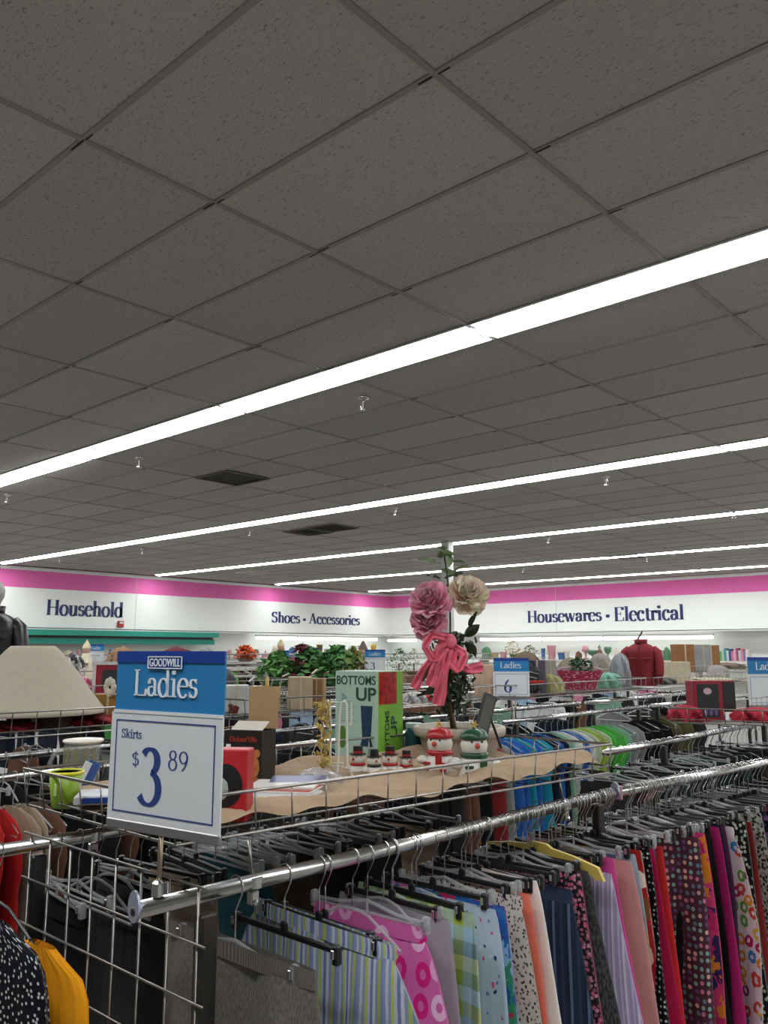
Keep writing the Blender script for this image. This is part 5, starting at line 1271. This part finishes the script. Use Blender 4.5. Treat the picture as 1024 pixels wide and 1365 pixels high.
# clothes hung high on the rack under the orange flowers
fr = thing('clothes_rack', 'far chrome rack with shirts below the orange flowers', 'clothes rack')
ya, yb = HX(296, 884, -9.8).y, HX(372, 882, -9.8).y
MB().tube([(-9.8, ya, 1.5), (-9.8, yb, 1.5)], .02, 8).build('rail', CHROME, fr)
for y in (ya + .05, yb - .05): MB().bbox((-9.8, y, .75), (.04, .04, 1.5), .004).build('post', DKSTEEL, fr)
for i, nm in enumerate(['bright green', 'olive', 'brown', 'black', 'white', 'black', 'dark red', 'grey', 'white', 'light blue', 'white', 'light blue']):
    y = ya + .12 + i * (yb - ya - .2) / 12
    far_top(-9.8, y, 1.42, FAB[nm], i % 3, '%s shirt %s on the far rack below the orange flowers' % (nm, 'near its left end' if i < 6 else 'near its right end'), 'shirts below the orange flowers', 'shirt', 'shirt')
# right of the topiary
price_sign('blue and white Ladies sign with a six beside the black backpack', W(681, 877, 6.25), S(47, 6.25), S(50, 6.25), RZV - .05, 'Ladies', None, (None, '6', None), .1, False)
p, d, h = snap(704, 925, 37, 6.1); t = thing('backpack', 'black backpack standing in the basket before the six dollar sign', 'backpack', p, RZV + .15); w = S(38, d); BP = M('black_nylon', '131316', .6, noise=.2, nscale=30)
MB().bbox((.02, 0, h / 2), (w * .8, .13, h), .04).build('body', BP, t); MB().bbox((-.03, -.075, h * .36), (w * .62, .05, h * .62), .025).build('front_pocket', BP, t)
MB().tube([(-.03, 0, h), (-.02, 0, h + .04), (.05, 0, h + .04), (.06, 0, h)], .007, 6).build('handle', BP, t)
MB().tube([(-w * .3, -.068, h * .7), (-.03 - .02, -.07, h * .84), (w * .3, -.068, h * .72)], .004, 5).build('zipper', GREYP, t); MB().tube([(-w * .4, -.1, h * .55), (-.03, -.102, h * .63), (w * .2, -.1, h * .56)], .004, 5).build('zipper', GREYP, t)
carton('purple and grey product box right of the six dollar sign', 713, 922, 24, 42, 6.6, '4a4058', .25, False, 'box'); carton('tall grey box right of the purple box', 732, 922, 16, 42, 6.9, '8f8a80', .3, False, 'box')
d = 5.9; p = W(664, 922, d); p = snap(664, 922, 4, d)[0] + Vector((.2, 0, .098)); t = thing('red_tray', 'thin red tray edge lying on the basket rim', 'tray', p, RZV); MB().bbox((0, 0, .008), (S(68, d), .12, .016), .006).build('tray_body', fm('b0281e', .4), t); MB().bbox((0, -.055, .018), (S(66, d), .012, .008), .003).build('tray_lip', fm('c2382c', .4), t)
carton('orange and white packet behind the ribbon end', 645, 910, 22, 24, 6.6, 'b89880', -.3, False, 'packet')
cloth_pile('white bagged bundle behind the flower stem', 552, 965, 34, 26, 4.6, '9c9a98', 62); cloth_pile('yellow cloth roll behind the flower stem', 585, 950, 26, 10, 5.0, 'b09a52', 63); cloth_pile('red cloth scrap left of the yellow roll', 570, 948, 14, 14, 4.9, '9f1c1c', 64)
d = 8.4; p, d, h = snap(774, 910, 28, d); t = thing('gift_basket', 'pink glittery gift basket with green sprigs', 'basket', p, RZV)
MB().lathe([(.1, 0), (.17, .17), (.165, .17), (.095, .006), (0, .006)], 20, sx=1.25, sy=.9).build('bowl', C('pink_glitter', 'dots', ['9c2f48', 'c88a96', 'b04a60'], 30, 60, .35), t); MB().tube([(-.2 * math.cos(a), 0, .17 + .03 * math.sin(a)) for a in [pi * i / 10 for i in range(11)]], .008, 6).build('rim_roll', fm('b89a92'), t)
foliage(t, (0, 0, .14), .26, .2, .14, 140, fm('2c5a34', .6, .3), .03, 71)
crumple('mint green cloth heap left of the red jacket', 'folded_cloth', snap(812, 912, 16, 8.6)[0], S(28, 8.6), .2, snap(812, 912, 16, 8.6)[2], fm('6f9f8c', .9), 'cloth', 65)
crumple('grey blanket hanging behind the red jacket', 'folded_cloth', snap(828, 905, 36, 10.0)[0], S(20, 10), .15, snap(828, 905, 36, 10.0)[2], fm('8a8c90', .9), 'cloth', 66)
carton('long pale cardboard carton right of the red jacket', 899, 912, 38, 30, 8.8, 'b0a68c', .1, False, dep=.5); 
carton('left wooden speaker cabinet on the far shelf', 911, 888, 25, 29, 15, '8a5a2a', .1, False, 'cabinet', .7, 'wooden_cabinet'); carton('right wooden speaker cabinet on the far shelf', 942, 890, 27, 30, 15, '8f5f30', .3, False, 'cabinet', .8, 'wooden_cabinet'); carton('grey box behind the wooden cabinets', 935, 882, 20, 28, 22, '8f9290', .1, False, 'box')
cloth_pile('cream knitted blanket below the wooden cabinets', 945, 913, 90, 9, 9.2, 'b0ad90', 67); cloth_pile('striped brown bedding heap right of the cabinets', 970, 905, 60, 18, 10.5, '6a5a48', 68); cloth_pile('white and black garment heap below the cabinets', 956, 900, 26, 14, 10.2, 'a09c98', 69)
price_sign('blue Ladies sign cut off by the right edge', W(1023, 876, 6.4), S(58, 6.4), S(62, 6.4), RZV + .1, 'Ladies', None, None, .1, False)
# right basket: red box and red cloth
d = 4.95; p = W(955, 963, d); t = thing('red_product_box', 'red and black product box in the right hand basket', 'box', p, RZV + .12); w, h = S(57, d), S(53, d)
MB().bbox((0, .05, h / 2), (w, .1, h), .004).build('carton', fm('7d1022', .4), t); fy = -.002
MB().rect(-w * .42, h * .12, w * .1, h * .92, fy, .002).build('dark_panel', fm('1c1a1c', .4), t); MB().rect(w * .2, h * .08, w * .5, h * .97, fy, .002).build('side_panel', fm('1a1818', .4), t)
MB().poly([(-w * .17 + w * .1 * math.cos(a), h * .75 + h * .08 * math.sin(a)) for a in [2 * pi * i / 16 for i in range(16)]], fy - .001, .001).build('oval_logo', fm('b89aa4', .4), t)
for i in range(4): MB().poly([(-w * .35 + i * w * .12 + w * .04 * math.cos(a), h * .25 + h * .09 * math.sin(a)) for a in [2 * pi * j / 10 for j in range(10)]], fy - .001, .001).build('printed_pot', fm('5f4a78', .4), t)
MB().rect(w * .22, -.02 + h * .1, w * .4, h * .25, fy - .004, .002).build('price_tag', WHITE, t)
cloth_pile('red cloth at the left end of the right hand basket', 915, 966, 42, 20, 4.95, '8a1428', 71); cloth_pile('red cloth right of the red product box', 1010, 962, 60, 18, 4.9, '8f1426', 72); cloth_pile('pink white fabric between box and red cloth', 992, 948, 24, 14, 5.1, 'b098a0', 73)
# ------------------------------------------------------------------ shelves and knick-knacks along the right wall
def wall_shelf(label, a, b, z, along_x=True):
    t = thing('wall_shelf', label, 'shelf', ((a + b) / 2, WY + .2, 0) if along_x else (WX - .2, (a + b) / 2, 0)); L = b - a
    def bx(mb, cx_, cz_, lx, ly, lz): return mb.box((cx_, 0, cz_), (lx, ly, lz)) if along_x else mb.box((0, cx_, cz_), (ly, lx, lz))
    for zz in (z, z - .45, z - .9): bx(MB(), 0, zz - .015, L, .5, .03).build('board', fm('c4c0b4'), t)
    n = max(2, int(L / 1.5))
    for i in range(n + 1): bx(MB(), -L / 2 + L * i / n, z / 2 - .02, .04, .5, z - .02).build('upright', fm('b0aca0'), t)
    return t
wall_shelf('long white shelving of ornaments along the right wall', HY(640, 860, WY).x, HY(1015, 860, WY).x, ZS)
wall_shelf('white shelving along the left wall below Shoes', HX(300, 860, WX).y, HX(500, 860, WX).y, ZS, False)
wall_shelf('white shelving under the teal ledge', HX(-50, 860, WX).y, HX(285, 860, WX).y, ZS, False)
q = random.Random(5)
pal = [('white', 'c4c0b8'), ('blue', '3f6aa0'), ('pink', 'c48a94'), ('tan', 'a88a62'), ('brown', '6a4a34'), ('green', '4f7a5a'), ('red', 'a03a34'), ('cream', 'cfc4a8'), ('yellow', 'c0a04a')]
def shelf_item(px, i, left):
    d = (HX(px, 876, WX - .15) if left else HY(px, 876, WY + .15)); d = d.dot(FV)
    base = W(px, 868, d); py = 868 + (CZ - ZS) * FPX / d * 1.0
    nm, cl = q.choice(pal); h = q.uniform(8, 19); w = q.uniform(6, 14); kind = q.randrange(6)
    wall = 'left wall shelf' if left else 'right wall shelf'
    pos = HX(px, 868, WX - .15) if left else HY(px, 868, WY + .15)
    pos.z = ZS + .001
    mp = [('vase', 'vase'), ('bowl', 'bowl'), ('goblet', 'goblet'), ('table lamp', 'lamp'), ('doll', 'doll'), ('bag', 'bag')][kind]
    lab = '%s %s on the %s, seen above the racks' % (nm, mp[0], wall)
    gr = 'ornaments on the ' + wall
    if kind < 4: o = vase(lab, px, py, w, h, d, cl, kind, gr, mp[1], mp[0].replace(' ', '_'))
    elif kind == 4: o = figure(lab, px, py, w, h + 3, d, cl, q.choice(pal)[1], 'doll', 'doll'); o['group'] = gr
    else: o = crumple(lab, 'bag', W(px, py, d), S(w, d), .2, S(h, d), fm(cl, .8), 'bag', i, gr)
    o.location = pos
for i, px in enumerate([x_ for x_ in range(648, 960, 11) if abs(x_ - 684) > 12 and abs(x_ - 706) > 12]): shelf_item(px + q.uniform(-3, 3), i, False)
for i, px in enumerate(range(306, 500, 12)): shelf_item(px, 200 + i, True)
for i, px in enumerate(range(35, 160, 14)): shelf_item(px, 300 + i, True)
plant('dry yellow bouquet on the right wall shelf above the six dollar sign', 684, 877, 24, 24, 22, '9a7a2e', 81, '4f5a2a', 170); plant('dark red and green bouquet on the right wall shelf', 706, 878, 24, 18, 22, '4a3a2a', 82, '3a2a20', 150)
# books standing at the right end of the wall shelf
for i in range(12):
    px = 962 + i * 3.2; pos = HY(px, 868, WY + .1); pos.z = ZS + .001; cl = ['5f8a5a', '9ab89a', '3f7f8a', 'b8c4c0', '2f4a7a', 'c06a8a', 'c8a0b0', '9a3a5a', 'b0b4b8', 'c47a8a', '7a6a9a', 'd0c8c0'][i]
    t = thing('book', 'book with %s spine standing on the right wall shelf' % ['green', 'pale green', 'teal', 'grey white', 'navy', 'rose', 'pale pink', 'crimson', 'silver', 'pink', 'violet', 'ivory'][i], 'book', pos, 0, 'books on the right wall shelf')
    hb_ = .24 + (i * 37 % 5) * .018; MB().bbox((0, 0, hb_ / 2), (.058, .2, hb_), .004).build('cover', fm(cl), t); MB().bbox((0, .004, hb_ / 2), (.046, .2, hb_ - .0), .002).build('pages', fm('d0cabb'), t)
# goods filling the far baskets
for i, (px, py, w, h, d, cl, nm) in enumerate([(655, 905, 30, 14, 8.2, 'a89a6a', 'straw coloured'), (750, 898, 26, 10, 10.2, '7a6a78', 'mauve'), (760, 888, 30, 12, 11.5, '8a8470', 'khaki'), (700, 872, 40, 9, 12.5, '6a5a48', 'brown'), (800, 884, 26, 14, 12.0, '9a9488', 'stone'), (600, 905, 30, 12, 8.0, '5f6a5a', 'grey green'), (530, 905, 40, 10, 7.6, '8a6a5a', 'dusty rose'), (460, 905, 30, 8, 8.2, 'a0988a', 'pale'), (300, 900, 30, 10, 8.0, '4a4a50', 'slate'), (730, 905, 40, 8, 8.6, 'a8a070', 'straw yellow'), (880, 912, 40, 10, 8.4, '4a5048', 'moss grey')]):
    cloth_pile('%s folded cloth heaped in a far basket' % nm, px, py, w, h, d, cl, 500 + i, 'cloth heaps in far baskets')
